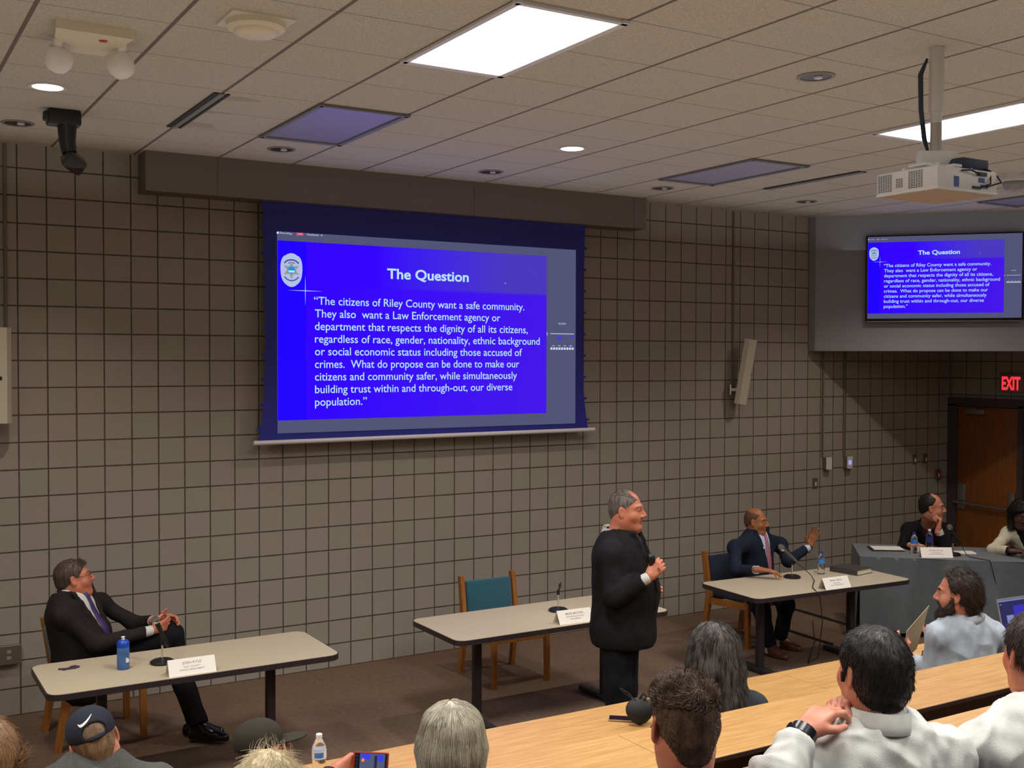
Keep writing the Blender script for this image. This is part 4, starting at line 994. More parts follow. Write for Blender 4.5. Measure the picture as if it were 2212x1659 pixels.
class Person:
    def __init__(s, label, base, J, head, fwd, skin='fair', hs=1.0, roll=0.0, W=.17, D=.115, belly=0.0, fat=0.0, brow=None, shdrop=.024):
        s.base = np.asarray(base, float); s.J = {k: np.asarray(q, float) if k != 'floor' else q for k, q in J.items()}; s.J.setdefault('floor', base[2])
        for q in ('shL', 'shR'): s.J[q] = s.J[q]-unit(s.J['nk']-s.J['pv'])*shdrop
        s.t = thing('person', label, 'person', tuple(base)); s.hc = np.asarray(head, float); s.R = headframe(fwd, roll); s.hs = hs
        s.skin = skin; s.W, s.D, s.belly, s.fat = W, D, belly, fat; s.hand = []; s.brow = brow or mat('brow_brown', rgb(70, 50, 40), rough=.7)
    def to_world(s, V): return s.hc+(V*s.hs)@s.R.T
    def to_head(s, p): return (np.asarray(p)-s.hc)@s.R/s.hs
    def body(s, hands=True, hres=.0042):
        J = s.J; nb = s.to_head(J['nk']-unit(J['nk']-J['pv'])*.02)
        V, Q = head_vol(nb, s.fat).mesh(hres); V = relax(V, Q, 1, .25); m = face_mats(V, Q); s.hV, s.hQ = V, Q
        parts = [(s.to_world(V), Q)]; mi = [m]
        v = Vol(); torso(v, J, s.W-.02, s.D-.02, s.belly, -.012)
        for q in 'LR':
            arm(v, J, q, -.010, cut=0.0); leg(v, J, q, -.014, cut=False)
        Vb, Qb = v.mesh(.013); parts.append((Vb, Qb)); mi.append(np.zeros(len(Qb), int))
        for f in s.hand:
            v = Vol(); f(v); Vh, Qh = v.mesh(.0038); parts.append((relax(Vh, Qh, 1, .2), Qh)); mi.append(np.zeros(len(Qh), int))
        V, Q = join(*parts)
        s.bodyo = mesh_obj('body', V, Q, [SKIN[s.skin], LIP[s.skin], M_EYEW, M_IRIS, s.brow], s.t, np.concatenate(mi), s.base); return s
    def part(s, name, v, m, h=.007, seed=0, fr=(18, 45), am=(.0, .0), an=(1, 1, 1), post=None, ret=False, ridge=True):
        V, Q = v.mesh(h)
        if am[0] or am[1]:
            N = vnormals(V, Q); r1 = ripple(V, seed, fr[:1], (1,), an); r2 = ripple(V, seed+50, fr[1:], (1,), an)
            if ridge: r1 = .55-np.minimum(np.abs(r1)*1.3, 1.4)          # creases rather than waves
            V = V+N*(am[0]*r1+am[1]*r2)[:, None]
        if post is not None: V = post(V, Q)
        o = mesh_obj(name, V, Q, m, s.t, base=s.base)
        return (o, V, Q) if ret else o
    def jacket(s, m, name='jacket', open_=None, cut=.02, hem=.16, off=.012, am=(.004, .0022), seed=1, sleeve=(.055, .053, .051, .043), collar=True, h=.0075, hemcut=0):
        J = s.J; v = Vol(); R = torso(v, J, s.W, s.D, s.belly, off, hem=hem); s.TR = R
        for q in 'LR': arm(v, J, q, 0.0, sleeve, cut=cut)
        up, f, r = R[:, 2], R[:, 1], R[:, 0]; nk = J['nk']; L = np.linalg.norm(J['nk']-J['pv'])
        if open_:
            w0, dep = open_                       # half-width at the collar, depth of the opening below the neck
            c = nk+up*.03
            def fn(X, Y, Z):
                px, py, pz = X-c[0], Y-c[1], Z-c[2]
                x = px*r[0]+py*r[1]+pz*r[2]; y = px*f[0]+py*f[1]+pz*f[2]; z = px*up[0]+py*up[1]+pz*up[2]
                w = w0*np.clip(1+z/dep, 0, 1.2)
                return np.maximum(np.maximum(np.abs(x)-w, -(y-.02)), y-(s.D+s.belly+.075))
            v.fun(fn, c-dep-.12, c+dep+.12, k=.006)
        v.cap(J['nk']+up*.014-f*.010, J['nk']+up*.16-f*.010, (.070+.0142*s.fat)*s.hs, (.086+.0142*s.fat)*s.hs, k=.010, op=-1)
        if hemcut: v.half(J['pv']-A(0, 0, hemcut), A(0, 0, -1), .45, k=.012)
        if collar and open_:                      # lapels: raised bands along the opening
            for q in (-1, 1):
                pts = []
                for a in np.linspace(0, 1, 7):
                    zz = -dep*a; x = q*(w0*(1-a)+.012)
                    pts.append(c+up*zz+r*x+f*(s.D+s.belly*.75*min(1, a*1.3)+.004-.055*(1-a)**2))
                v.chain(pts, [.016, .02, .022, .02, .017, .013, .009], k=.014)
                v.cap(c+r*q*.062-f*.02+up*.005, pts[0], .017, .016, k=.014)
            v.chain([c+r*.06-f*.03+up*.006, c-f*.062+up*.014, c-r*.06-f*.03+up*.006], [.015]*3, k=.014)
        return s.part(name, v, m, h=h, seed=seed, fr=(40, 100), am=am, an=(1, 1, .55))
    def shirt(s, m, cut=.0, flare=1.0, off=.001, sleeves=False, collar=.036, am=(.0012, .0006), seed=2, h=.0065, name='shirt', sl=(.057, .053, .050, .040), hem=None, cuffs=True):
        J = s.J; v = Vol(); R = torso(v, J, s.W, s.D, s.belly, off, hem=hem); s.TR = R; up, f = R[:, 2], R[:, 1]
        for q in 'LR':
            if sleeves: arm(v, J, q, 0.0, sl, cut=cut)
            elif cuffs:
                wr, el = J['wr'+q], J['el'+q]; d = unit(wr-el); v.cap(wr-d*.07, wr-d*.002, .037, .035, k=.01).half(wr-d*.003, d, .06)
        a = J['nk']; hn = s.to_world(A(0, -.03, -.085)[None])[0]; gap = np.linalg.norm(hn-a); a = a-up*max(0, .036-max(0, (hn-a)@up)); d = unit(.45*up+.55*unit(hn-a))
        o, V, Q = s.part(name, v, m, h=h, seed=seed, am=am, fr=(42, 105), an=(1, 1, .6), ret=True)
        if collar:                                # folded collar standing round the neck
            rr = (.0605+.0142*s.fat)*s.hs+.005; F_ = frame(R[:, 0], d); a2 = a-F_[:, 1]*.010
            prof = [(.034, -.045), (.014, -.012), (.006, collar*.55), (.003, collar*.98), (.006, collar*1.03), (.011, collar), (.019, collar*.45), (.027, collar*.05), (.023, collar*.0), (.015, collar*.4)]
            vs = []; na = 40
            for i in range(na+1):
                th = math.pi/2+.10+(2*math.pi-.20)*i/na; fr_ = max(0, math.sin(th))**3
                for x, z in prof:
                    z2 = z-.030*fr_ if z > -.01 else z; x2 = x+.010*fr_
                    x2 *= flare if x2 > .006 else 1; vs.append(a2+F_[:, 0]*math.cos(th)*(rr+x2)+F_[:, 1]*math.sin(th)*(rr+x2)*1.06+F_[:, 2]*z2)
            n_ = len(prof); Qc = np.array([(i*n_+j, (i+1)*n_+j, (i+1)*n_+j+1, i*n_+j+1) for i in range(na) for j in range(n_-1)])
            mesh_obj('collar', np.array(vs), Qc, m, s.t, base=s.base)
        s.sV, s.sQ = V, Q; return o
    def tie(s, m, length=.36, w0=.018, w1=.043, drop=.02):
        R = s.TR; up, f, r = R[:, 2], R[:, 1], R[:, 0]; bv = BVHTree.FromPolygons([tuple(p) for p in s.sV], [tuple(q) for q in s.sQ])
        top = s.J['nk']+up*(-drop)+f*.0; P = []; nu, nv = 4, 24
        for j in range(nv+1):
            a = j/nv; w_ = .020-.006*math.sin(min(a*12, math.pi)) if a < .12 else w0+(w1-w0)*min(1, (a-.12)/.75)
            if a > .92: w_ *= max(.05, 1-(a-.92)/.08)
            row = []
            for i in range(nu+1):
                x = w_*(i/nu*2-1); p = top-up*length*a+r*x+f*.6
                hit = bv.ray_cast(Vector(p), Vector(-f)); y = (np.array(hit[0]) if hit[0] else top-up*length*a+r*x+f*s.D)
                row.append(y+f*(.006+.008*math.cos((i/nu-.5)*math.pi)*(1 if a > .1 else 2.0)))
            P.append(row)
        V = np.array(P).reshape(-1, 3); n = nu+1
        Q = np.array([(j*n+i, j*n+i+1, (j+1)*n+i+1, (j+1)*n+i) for j in range(nv) for i in range(nu)])
        V2 = np.concatenate([V, V-f*.012]); Q2 = np.concatenate([Q[:, ::-1], Q+len(V)])
        mesh_obj('tie', V2, Q2, m, s.t, base=s.base); return s
    def trousers(s, m, r=(.098, .074, .070, .062), am=(.004, .002), seed=3, h=.010):
        v = Vol(); J = s.J; R = frame(J['shR']-J['shL'], J['nk']-J['pv']); v.ell(J['pv'], (s.W*.97, s.D*.98+.2*s.belly, .13), R, k=.05)
        for q in 'LR': leg(v, J, q, 0.0, r)
        s.part('trousers', v, m, h=h, seed=seed, am=am, fr=(40, 95), an=(1, 1, .6)); return s
    def shoes(s, m):
        for q in 'LR': shoe(s.t, s.J, q, m, s.base)
        return s
    def hair(s, m, vol, h=.0055, fuzz=(), name='hair', noise=(.0, .0), fr=(60, 140), seed=5, relaxn=0):
        V, Q = vol.mesh(h)
        if noise[0] or noise[1]: V = V+vnormals(V, Q)*ripple(V, seed, fr, noise)[:, None]
        parts = [(V, Q)]
        for k in fuzz:
            k = dict(k); n = k.pop('n'); parts.append((flowing if 'start' in k else strands)(V, Q, n, **k))
        V, Q = join(*parts); return mesh_obj(name, s.to_world(V), Q, m, s.t, base=s.base)

def hair_cap(t=.008, off=.0275, neck=-.062, nrm=(0, .866, -.5), ears=True, c=(0, -.018, .036)):
    v = Vol(); v.ell(c, (.078+t, .097+t, .087+t), k=.02).cap((0, -.055, -.02), (0, -.05, -.06), .055+t*.6, .045+t*.4, k=.03)
    n = unit(nrm)
    v.fun(lambda X, Y, Z: off-(X*n[0]+Y*n[1]+Z*n[2]), A(-.2, -.2, -.2), A(.2, .2, .2), k=.008)
    v.fun(lambda X, Y, Z: (Z-neck)+0*X+0*Y, A(-.2, -.2, -.25), A(.2, .2, neck), k=.012)
    if ears:
        for q in (-1, 1): v.ell((q*.088, -.004, -.012), (.03, .026, .038), k=.008, op=-1)
    return v

# ---------------------------------------------------------------- the people
BLACKSUIT = cloth_mat('black_suiting', rgb(26, 24, 27), bump=.3); CHARCOAL = cloth_mat('charcoal_suiting', rgb(40, 35, 36), bump=.3)
NAVYSUIT = cloth_mat('navy_suiting', rgb(30, 36, 52), bump=.3); BLACKTR = cloth_mat('black_trouser_cloth', rgb(20, 20, 24), bump=.25)
WHITESH = cloth_mat('white_shirting', rgb(212, 212, 206), bump=.2, scale=300); PALEBLUE = cloth_mat('pale_blue_shirting', rgb(196, 208, 236), bump=.15)
GREYBLUE = cloth_mat('grey_blue_shirting', rgb(176, 184, 194), bump=.25, scale=300); MAROON = cloth_mat('maroon_shirting', rgb(74, 30, 42)); CREAM = cloth_mat('cream_knit', rgb(226, 216, 190), bump=.6, scale=160)
DARKTOP = cloth_mat('dark_knit', rgb(30, 30, 34), bump=.5, scale=200); SLATE = cloth_mat('slate_knit', rgb(62, 66, 70), bump=.5, scale=200); FLEECE = cloth_mat('grey_fleece', rgb(98, 96, 94), bump=.8, scale=240, rough=.95)
DENIM = cloth_mat('blue_denim', rgb(84, 104, 140), bump=.4); LEATHER = mat('black_leather', rgb(20, 18, 18), rough=.22); BROWNLEA = mat('brown_leather', rgb(96, 52, 34), rough=.35)
PURPLETIE = mat('purple_tie', rgb(62, 44, 104), rough=.45, noise=.35, nscale=120); PINKTIE = mat('pink_tie', rgb(178, 112, 130), rough=.5, noise=.15, nscale=200); BLACKTIE = mat('black_tie', rgb(24, 24, 28), rough=.4)
GREYHAIR = hair_mat('grey_hair', rgb(122, 112, 104), rgb(74, 66, 62)); SALTPEPPER = hair_mat('brown_grey_hair', rgb(100, 84, 76), rgb(60, 48, 44)); BLACKHAIR = hair_mat('black_hair', rgb(30, 25, 25), rgb(44, 38, 37)); DARKBROWN = hair_mat('dark_brown_hair', rgb(42, 32, 28), rgb(64, 50, 43))
CURLBROWN = hair_mat('brown_curls', rgb(58, 42, 33), rgb(98, 74, 57), 40); GREYDARK = hair_mat('long_grey_hair', rgb(44, 38, 36), rgb(112, 106, 102), 26, stretch=(1.6, 1.6, .3)); BLONDGREY = hair_mat('ash_blond_hair', rgb(220, 213, 194), rgb(188, 181, 160), 50, stretch=(1, 1, .15)); WHITEBLOND = hair_mat('white_blond_hair', rgb(226, 212, 176), rgb(196, 176, 140), 50)
M_WATCH = mat('watch_black', rgb(22, 22, 26), rough=.25)
def band(P, s_, m, r=.034, back=.015, wd=.022, name='watch', face=None):
    """strap round the wrist"""
    wr, el = P.J['wr'+s_], P.J['el'+s_]; d = unit(wr-el); c = wr-d*back; q = Vector(d).to_track_quat('Z', 'Y').to_matrix().to_4x4()
    b = MB(); b.lathe([(r, -wd/2), (r+.003, -wd/2+.003), (r+.003, wd/2-.003), (r, wd/2)], n=24, axis=q, c=tuple(c-P.base))
    if face is not None:
        fp = c+unit(face)*(r+.002)-P.base; b.lathe([(.019, 0), (.019, .006), (.016, .008), (.001, .008)], n=20, axis=Vector(unit(face)).to_track_quat('Z', 'Y').to_matrix().to_4x4(), c=tuple(fp))
    b.done(name, m, P.t)

# 1: man leaning back with clasped hands, watching the screen
f1 = toward(12)
J = dict(pv=A(0.258, -0.930, 0.574), nk=A(0.189, -0.950, 1.057), shR=A(0.121, -1.130, 0.980), shL=A(0.424, -0.730, 0.951), elR=A(0.312, -1.200, 0.755), wrR=A(0.702, -1.130, 0.787), elL=A(0.656, -0.800, 0.766), wrL=A(0.769, -0.980, 0.816),
         hpR=A(0.294, -1.030, 0.580), knR=A(0.851, -1.060, 0.718), anR=A(0.988, -1.120, 0.109), hpL=A(0.346, -0.840, 0.514), knL=A(0.839, -0.950, 0.629), anL=A(0.986, -1.270, 0.119), toeR=toward(-5)+A(0,0,-.3), toeL=toward(-12), floor=0.0)
P = Person('seated man in a charcoal suit leaning back with clasped hands', (.30, -.93, 0), J, A(0.225, -0.950, 1.160), unit(toward(24)+A(0,0,.16)), 'ruddy', hs=1.08, roll=.06, W=.205, D=.15, belly=.07, fat=.7, brow=mat('brow_grey', rgb(110, 92, 84)))
kf = unit(A(.9, -.25, .12))
P.hand = [lambda v: hand_vol(v, J['wrR'], unit(J['wrR']-J['elR'])+A(.35,.1,.25), A(-.3, .9, .1), 1, (.55, .6, .65, .7), ((.5, .75, .1), (.9, .2, .1)), 1.08),
          lambda v: hand_vol(v, J['wrL'], unit(A(.85, -.4, .12)), A(-.3, -.75, -.55), -1, (.5, .55, .6, .65), ((.4, .85, -.1), (.8, .5, -.2)), 1.08)]
P.body(); P.trousers(BLACKTR); P.shoes(LEATHER)
P.shirt(WHITESH, flare=.5); P.tie(PURPLETIE, .40, drop=-.01); P.jacket(CHARCOAL, open_=(.10, .44), cut=.055, off=.014, am=(0.0043, 0.0015), hem=.18)
hv = hair_cap(.005, .012, -.07, (0, .80, -.60))
P.hair(SALTPEPPER, hv, fuzz=[dict(n=2600, length=.010, rad=.0009, seed=2, flow=(0, -.2, -.5), lift=.25), dict(n=260, length=.022, rad=.001, seed=3, flow=(0, .8, .3), lift=.6, sel=lambda c: (c[:, 2] > .07) & (c[:, 1] > .03))])
b = MB(); g = lambda p: tuple(P.to_world(A(*p)[None])[0]-P.base)
for q in (-1, 1):
    b.tube([g((q*.082, -.005, .018)), g((q*.078, .05, .014)), g((q*.062, .093, .012))], .0022, 6)
    b.tube([g((q*.034+.026*math.cos(t), .101-.006*abs(math.cos(t)), .006+.018*math.sin(t))) for t in [math.pi*k/8 for k in range(17)]], .0017, 6)
b.tube([g((-.009, .108, .010)), g((.009, .108, .010))], .0018, 6); b.done('eyeglasses', mat('dark_frames', rgb(44, 26, 22), rough=.3), P.t)
MB().lathe([(.0108, -.002), (.0115, 0), (.0108, .002)], n=16, axis=Vector((.6, -.6, .3)).to_track_quat('Z', 'Y').to_matrix().to_4x4(), c=tuple(J['wrL']+unit(A(.85, -.4, .12))*.115+A(0, -.012, .0)-P.base)).done('ring', mat('silver_ring', rgb(210, 205, 200), rough=.2, metal=1), P.t)

# 2: standing man with the handheld microphone
J = dict(pv=A(3.194, -3.157, 0.955), nk=A(3.190, -3.139, 1.516), shR=A(3.036, -3.258, 1.451), shL=A(3.319, -2.986, 1.404), elR=A(3.011, -3.344, 1.182), wrR=A(3.192, -3.461, 1.306), elL=A(3.383, -2.964, 1.064), wrL=A(3.392, -3.154, 1.145),
         hpR=A(3.114, -3.225, 0.964), knR=A(3.104, -3.253, 0.585), anR=A(3.091, -3.258, 0.124), hpL=A(3.262, -3.082, 0.916), knL=A(3.271, -3.098, 0.520), anL=A(3.264, -3.106, 0.106), toeR=toward(-8), toeL=toward(5), floor=0.0)
P = Person('standing man in a black suit holding a microphone to his chest', (3.2, -3.17, 0), J, A(3.222, -3.189, 1.686), unit(toward(-24)+A(0,0,-.02)), 'ruddy', hs=1.07, W=.225, D=.165, belly=.075, fat=1.1, brow=mat('brow_grey', rgb(110, 92, 84)))
hd = unit(A(.25, -.05, .9))
P.hand = [lambda v: hand_vol(v, J['wrR'], unit(J['wrR']-J['elR'])+A(.1,.05,.55), unit(toward(75)+A(0,0,-.1)), 1, (1.0, 1.05, 1.1, 1.1), ((.75, .45, .35), (.75, -.1, .6)), 1.08),
          lambda v: hand_vol(v, J['wrL'], unit(toward(-20)), unit(toward(-90)), -1, (.9, 1.0, 1.0, 1.0), None, 1.05)]
P.body(); P.trousers(BLACKTR, r=(.115, .088, .080, .075)); P.shoes(LEATHER)
P.shirt(WHITESH, collar=.050, flare=.5); P.tie(BLACKTIE, .38, drop=.0); P.jacket(BLACKSUIT, open_=(.085, .40), cut=.045, off=.018, hem=.16, hemcut=.13, am=(0.0043, 0.0015), sleeve=(.072, .068, .064, .054))
hv = hair_cap(.002, .014, -.066, (0, .80, -.60)); hv.ell((0, .065, .115), (.04, .05, .03), k=.02, op=-1)
P.hair(GREYHAIR, hv, fuzz=[dict(n=2400, length=.008, rad=.0008, seed=4, flow=(0, -.3, -.8), lift=.12), dict(n=500, length=.022, rad=.0008, seed=5, flow=(0, .9, .1), lift=.08, sel=lambda c: c[:, 2] > .09)])
MB().lathe([(.0108, -.0025), (.0116, 0), (.0108, .0025)], n=16, axis=Vector(unit(A(.3, -.6, .6))).to_track_quat('Z', 'Y').to_matrix().to_4x4(), c=tuple(A(3.223, -3.514, 1.361)-P.base)).done('ring', mat('gold_ring', rgb(220, 180, 110), rough=.2, metal=1), P.t)
microphone(tuple(A(3.273, -3.443, 1.198)), tuple(A(3.196, -3.460, 1.450)), 'black microphone held by the standing man', head=M_BLACKP)

# 3: seated man raising one hand, smiling
J = dict(pv=A(6.259, -1.180, 0.538), nk=A(6.226, -1.190, 1.038), shR=A(5.878, -1.300, 0.957), shL=A(6.624, -1.120, 0.894), elR=A(5.708, -1.500, 0.777), wrR=A(5.758, -1.740, 0.816), elL=A(6.524, -1.320, 0.755), wrL=A(6.782, -1.340, 0.872),
         hpR=A(6.099, -1.250, 0.554), knR=A(5.866, -1.660, 0.432), anR=A(6.003, -1.620, 0.099), hpL=A(6.412, -1.150, 0.517), knL=A(6.245, -1.580, 0.424), anL=A(6.278, -1.480, 0.091), toeR=toward(-55), toeL=toward(-40), floor=0.0)
P = Person('seated man in a navy suit raising his open hand and smiling', (6.25, -1.19, 0), J, A(6.215, -1.220, 1.139), unit(toward(-28)+A(0,0,-.06)), 'brown', hs=1.02, W=.18, D=.125, belly=.02, fat=.25, brow=mat('brow_black', rgb(34, 24, 20)))
P.hand = [lambda v: hand_vol(v, J['wrR'], unit(toward(-12)+A(0,0,-.02)), A(0, 0, -1), 1, (.25, .28, .3, .35), ((.8, .5, .2), (.95, .1, .2)), 1.08),
          lambda v: hand_vol(v, J['wrL'], unit(toward(8)*.35+A(0,0,.95)), unit(toward(-75)), -1, (.12, .10, .16, .05), ((.45, .85, .25), (.7, .6, .3)), 1.12, spread=.14)]
P.body(); P.trousers(NAVYSUIT); P.shoes(BROWNLEA)
P.shirt(PALEBLUE, collar=.046, flare=.6); P.tie(PINKTIE, .40, .019, .044, drop=-.005); P.jacket(NAVYSUIT, open_=(.082, .52), cut=.05, off=.013, am=(0.0037, 0.0015))
hv = hair_cap(.0012, .0, -.062, (0, .85, -.53)); hv.ell((0, .01, .125), (.075, .10, .05), k=.02, op=-1)
P.hair(mat('shaved_hair', rgb(104, 68, 44), rough=.7, noise=.3, nscale=200), hv)
band(P, 'L', mat('dark_strap', rgb(44, 26, 22), rough=.4), r=.033, back=.002, wd=.016, name='wrist_band')
R = P.TR; pc = P.J['nk']+R[:, 0]*.085-R[:, 2]*.115+R[:, 1]*.148
MB().lathe([(.012, 0), (.012, .004), (.001, .005)], n=16, axis=Vector(R[:, 1]).to_track_quat('Z', 'Y').to_matrix().to_4x4(), c=tuple(pc-P.base)).done('lapel_pin', mat('pin_white', rgb(220, 220, 215), rough=.3), P.t)
for q in 'LR':
    b = MB(); an = J['an'+q]-P.base; b.cyl(tuple(an+A(0, 0, -.075)), tuple(an+A(0, 0, .02)), .043, .045, 16); b.done('sock', mat('pale_sock', rgb(190, 182, 166), rough=.9), P.t)

# 4: man at the grey cloth resting his chin on his fist
J = dict(pv=A(8.689, -1.162, 0.530), nk=A(8.459, -1.363, 0.947), shR=A(8.328, -1.226, 0.920), shL=A(8.690, -1.421, 0.909), elR=A(8.097, -1.326, 0.715), wrR=A(7.972, -1.575, 0.819), elL=A(8.324, -1.671, 0.780), wrL=A(8.240, -1.663, 0.971),
         hpR=A(8.584, -1.158, 0.524), knR=A(8.171, -1.434, 0.560), anR=A(8.207, -1.410, 0.093), hpL=A(8.751, -1.200, 0.515), knL=A(8.394, -1.510, 0.537), anL=A(8.431, -1.487, 0.082), toeR=toward(-80), toeL=toward(-80), floor=0.0)
P = Person('seated man in a dark suit resting his chin on his fist', (8.65, -1.22, 0), J, A(8.334, -1.515, 1.165), unit(toward(-22)+A(0,0,-.05)), 'fair', hs=1.12, roll=-.05, W=.19, D=.13, belly=.04, fat=.35, brow=mat('brow_black', rgb(34, 24, 20)))
P.hand = [lambda v: hand_vol(v, J['wrR'], unit(toward(-30)), A(0, 0, -1), 1, (.7, .8, .9, 1.0), None, 1.05),
          lambda v: hand_vol(v, J['wrL'], unit(A(0, 0, 1)+toward(30)*.35), unit(toward(160)+A(0,0,.1)), -1, (1.0, 1.1, 1.2, 1.2), ((.6, .6, .3), (.8, .2, .4)), 1.10)]
P.body(); P.trousers(BLACKSUIT); P.shoes(LEATHER)
P.shirt(MAROON, collar=.040, flare=.5, cuffs=False); P.tie(mat('striped_tie', rgb(120, 100, 104), rough=.5, noise=.6, nscale=26, stretch=(1, 1, 2.5), col2=rgb(70, 40, 54)), .40, drop=-.005); P.jacket(BLACKSUIT, open_=(.085, .46), cut=.055, off=.014, am=(0.0037, 0.0015))
b = MB(); wr = J['wrL']-P.base; d = unit(J['wrL']-J['elL']); b.cyl(tuple(wr-d*.06), tuple(wr-d*.015), .04, .038, 20); b.done('shirt_cuff', WHITESH, P.t)
hv = hair_cap(.006, -.012, -.062, (0, .88, -.47)); hv.ell((0, .05, .115), (.056, .075, .05), k=.02, op=-1)
P.hair(BLACKHAIR, hv, fuzz=[dict(n=1800, length=.012, rad=.0011, seed=7, flow=(0, -.5, -.8), lift=.2)])
t = thing('ballpoint_pen', 'white pen in the hand of the man resting his chin', 'pen', tuple(J['wrR']+unit(toward(-30))*.09))
MB().tube([(-.075, .02, .05), (.02, 0, -.005)], .004, 8).done('barrel', M_CARD, t)

# 5: woman in a cream jacket at the end of the grey cloth
J = dict(pv=A(9.359, -1.972, 0.582), nk=A(9.025, -2.089, 0.935), shR=A(8.893, -1.975, 0.929), shL=A(9.143, -2.241, 0.946), elR=A(8.591, -2.030, 0.787), wrR=A(8.505, -2.316, 0.828), elL=A(8.932, -2.468, 0.814), wrL=A(8.595, -2.498, 0.848),
         hpR=A(9.202, -1.995, 0.586), knR=A(8.778, -2.206, 0.614), anR=A(8.774, -2.215, 0.187), hpL=A(9.297, -2.110, 0.596), knL=A(8.888, -2.330, 0.624), anL=A(8.884, -2.339, 0.199), toeR=toward(-90), toeL=toward(-90), floor=0.0)
P = Person('seated woman in a cream jacket with long dark hair', (9.25, -1.85, 0), J, A(8.896, -2.123, 1.125), unit(toward(-100)+A(0,0,-.35)), 'dark', hs=1.04, W=.165, D=.115, belly=.03, fat=.2, brow=mat('brow_black', rgb(34, 24, 20)))
P.hand = [lambda v: hand_vol(v, J['wrR'], unit(toward(-15)), A(0, 0, -1), 1, (.4, .45, .5, .5), None, .95), lambda v: hand_vol(v, J['wrL'], unit(toward(190)), A(0, 0, -1), -1, (.4, .45, .5, .5), None, .95)]
P.body(); P.trousers(BLACKTR); P.shoes(LEATHER)
P.shirt(DARKTOP, collar=None, off=.002); P.jacket(CREAM, open_=(.07, .50), cut=.055, off=.014, am=(0.0043, 0.0020), collar=True)
hv = hair_cap(.018, .022, -.2, (0, .80, -.60), ears=False); hv.cap((.06, -.03, .0), (.075, .0, -.13), .045, .035, k=.03).cap((-.06, -.03, .0), (-.075, .0, -.13), .045, .035, k=.03).cap((0, -.06, .0), (0, -.07, -.12), .07, .05, k=.03)
hv.ell((0, .085, -.04), (.055, .05, .10), k=.02, op=-1)
P.hair(BLACKHAIR, hv, noise=(.003, .002), fuzz=[dict(n=700, length=.16, rad=.0013, seed=8, start=lambda c: c[:, 2] > .02)])
b = MB(); wr = J['wrR']-P.base; d = unit(J['wrR']-J['elR']); b.cyl(tuple(wr-d*.075), tuple(wr+d*.0), .043, .040, 20); b.done('dark_cuff', DARKTOP, P.t)

# 6: bearded man in the front desk row, reading from a paper
J = dict(pv=A(4.541, -4.740, 0.762), nk=A(4.591, -4.700, 1.137), shL=A(4.393, -4.660, 1.063), shR=A(4.752, -4.760, 1.050), elL=A(4.391, -4.620, 0.823), wrL=A(4.390, -4.440, 0.864), elR=A(4.933, -4.660, 0.769), wrR=A(4.842, -4.360, 0.924),
         hpL=A(4.471, -4.720, 0.754), knL=A(4.787, -4.340, 0.491), anL=A(4.25, -4.35, .09), hpR=A(4.639, -4.740, 0.733), knR=A(5.059, -4.340, 0.448), anR=A(4.60, -4.35, .09), toeL=A(0, 1, 0), toeR=A(0, 1, 0), floor=0.0)
P = Person('bearded man in a grey-blue shirt reading from a sheet of paper', (4.72, -4.72, 0), J, A(4.531, -4.680, 1.276), unit(toward(154)+A(0,0,-.04)), 'fair', hs=1.08, W=.195, D=.125, belly=.04, fat=.2, brow=mat('brow_black', rgb(34, 24, 20)))
P.hand = [lambda v: hand_vol(v, J['wrL'], unit(toward(150)*.6+A(0,0,.8)), unit(toward(60)), -1, (.5, .55, .6, .65), ((.6, .7, .2), (.8, .1, .5)), 1.05), lambda v: hand_vol(v, J['wrR'], unit(toward(170)), unit(A(0, .3, 1)), 1, (.6, .6, .6, .6), None, 1.0)]
P.body(); P.trousers(BLACKTR); P.shoes(LEATHER)
P.shirt(GREYBLUE, cut=.05, sleeves=True, collar=.046, am=(0.0068, 0.0022), sl=(.070, .062, .058, .046), off=.010, seed=12)
hv = hair_cap(.020, .004, -.085, (0, .92, -.38)); hv.cap((0, -.085, -.02), (0, -.08, -.075), .05, .045, k=.03)
P.hair(DARKBROWN, hv, noise=(.002, .0015), fuzz=[dict(n=2600, length=.035, rad=.0012, seed=9, flow=lambda p: np.stack([p[:, 0]*0, -.6+0*p[:, 0], -.6-2*p[:, 2]*0], 1), lift=.12), dict(n=160, length=.05, rad=.001, seed=19, flow=(0, .6, .3), lift=.4, sel=lambda c: (c[:, 2] > .10))])
bd = Vol()
for q in (-1, 1): bd.chain([(q*.072, .012, -.018), (q*.064, .028, -.07), (q*.03, .068, -.108), (0, .078, -.118)], [.012, .022, .028, .030], k=.02).cap((q*.03, .084, -.046), (q*.036, .072, -.085), .007, .012, k=.012)
bd.cap((-.026, .092, -.043), (.026, .092, -.043), .006, k=.01).ell((0, .074, -.125), (.038, .026, .028), k=.02)
P.hair(DARKBROWN, bd, h=.004, name='beard', fuzz=[dict(n=1600, length=.016, rad=.001, seed=10, flow=(0, .2, -1), lift=.3)])
pp = A(4.483, -4.420, 0.994)
t = thing('paper_sheet', 'tan sheet of paper held up by the bearded man', 'paper', tuple(pp))
e1, e2 = unit(toward(28)*.80+A(0, 0, .42)), unit(A(-.05, .2, -.9)+toward(10)*.05)
b = MB(); cs = [pp+e1*a*.11+e2*c*.155 for a, c in ((-.85, -.45), (1.0, -.75), (.55, .9), (-.55, .9))]; nn = unit(np.cross(e1, e2))*.0012
b.face([tuple(c-pp+nn) for c in cs]); b.face([tuple(c-pp-nn) for c in cs[::-1]])
for i in range(4): b.face([tuple(cs[i]-pp+nn), tuple(cs[i]-pp-nn), tuple(cs[(i+1) % 4]-pp-nn), tuple(cs[(i+1) % 4]-pp+nn)])
b.done('sheet', mat('tan_paper', rgb(206, 184, 146), rough=.8), t, smooth=0)

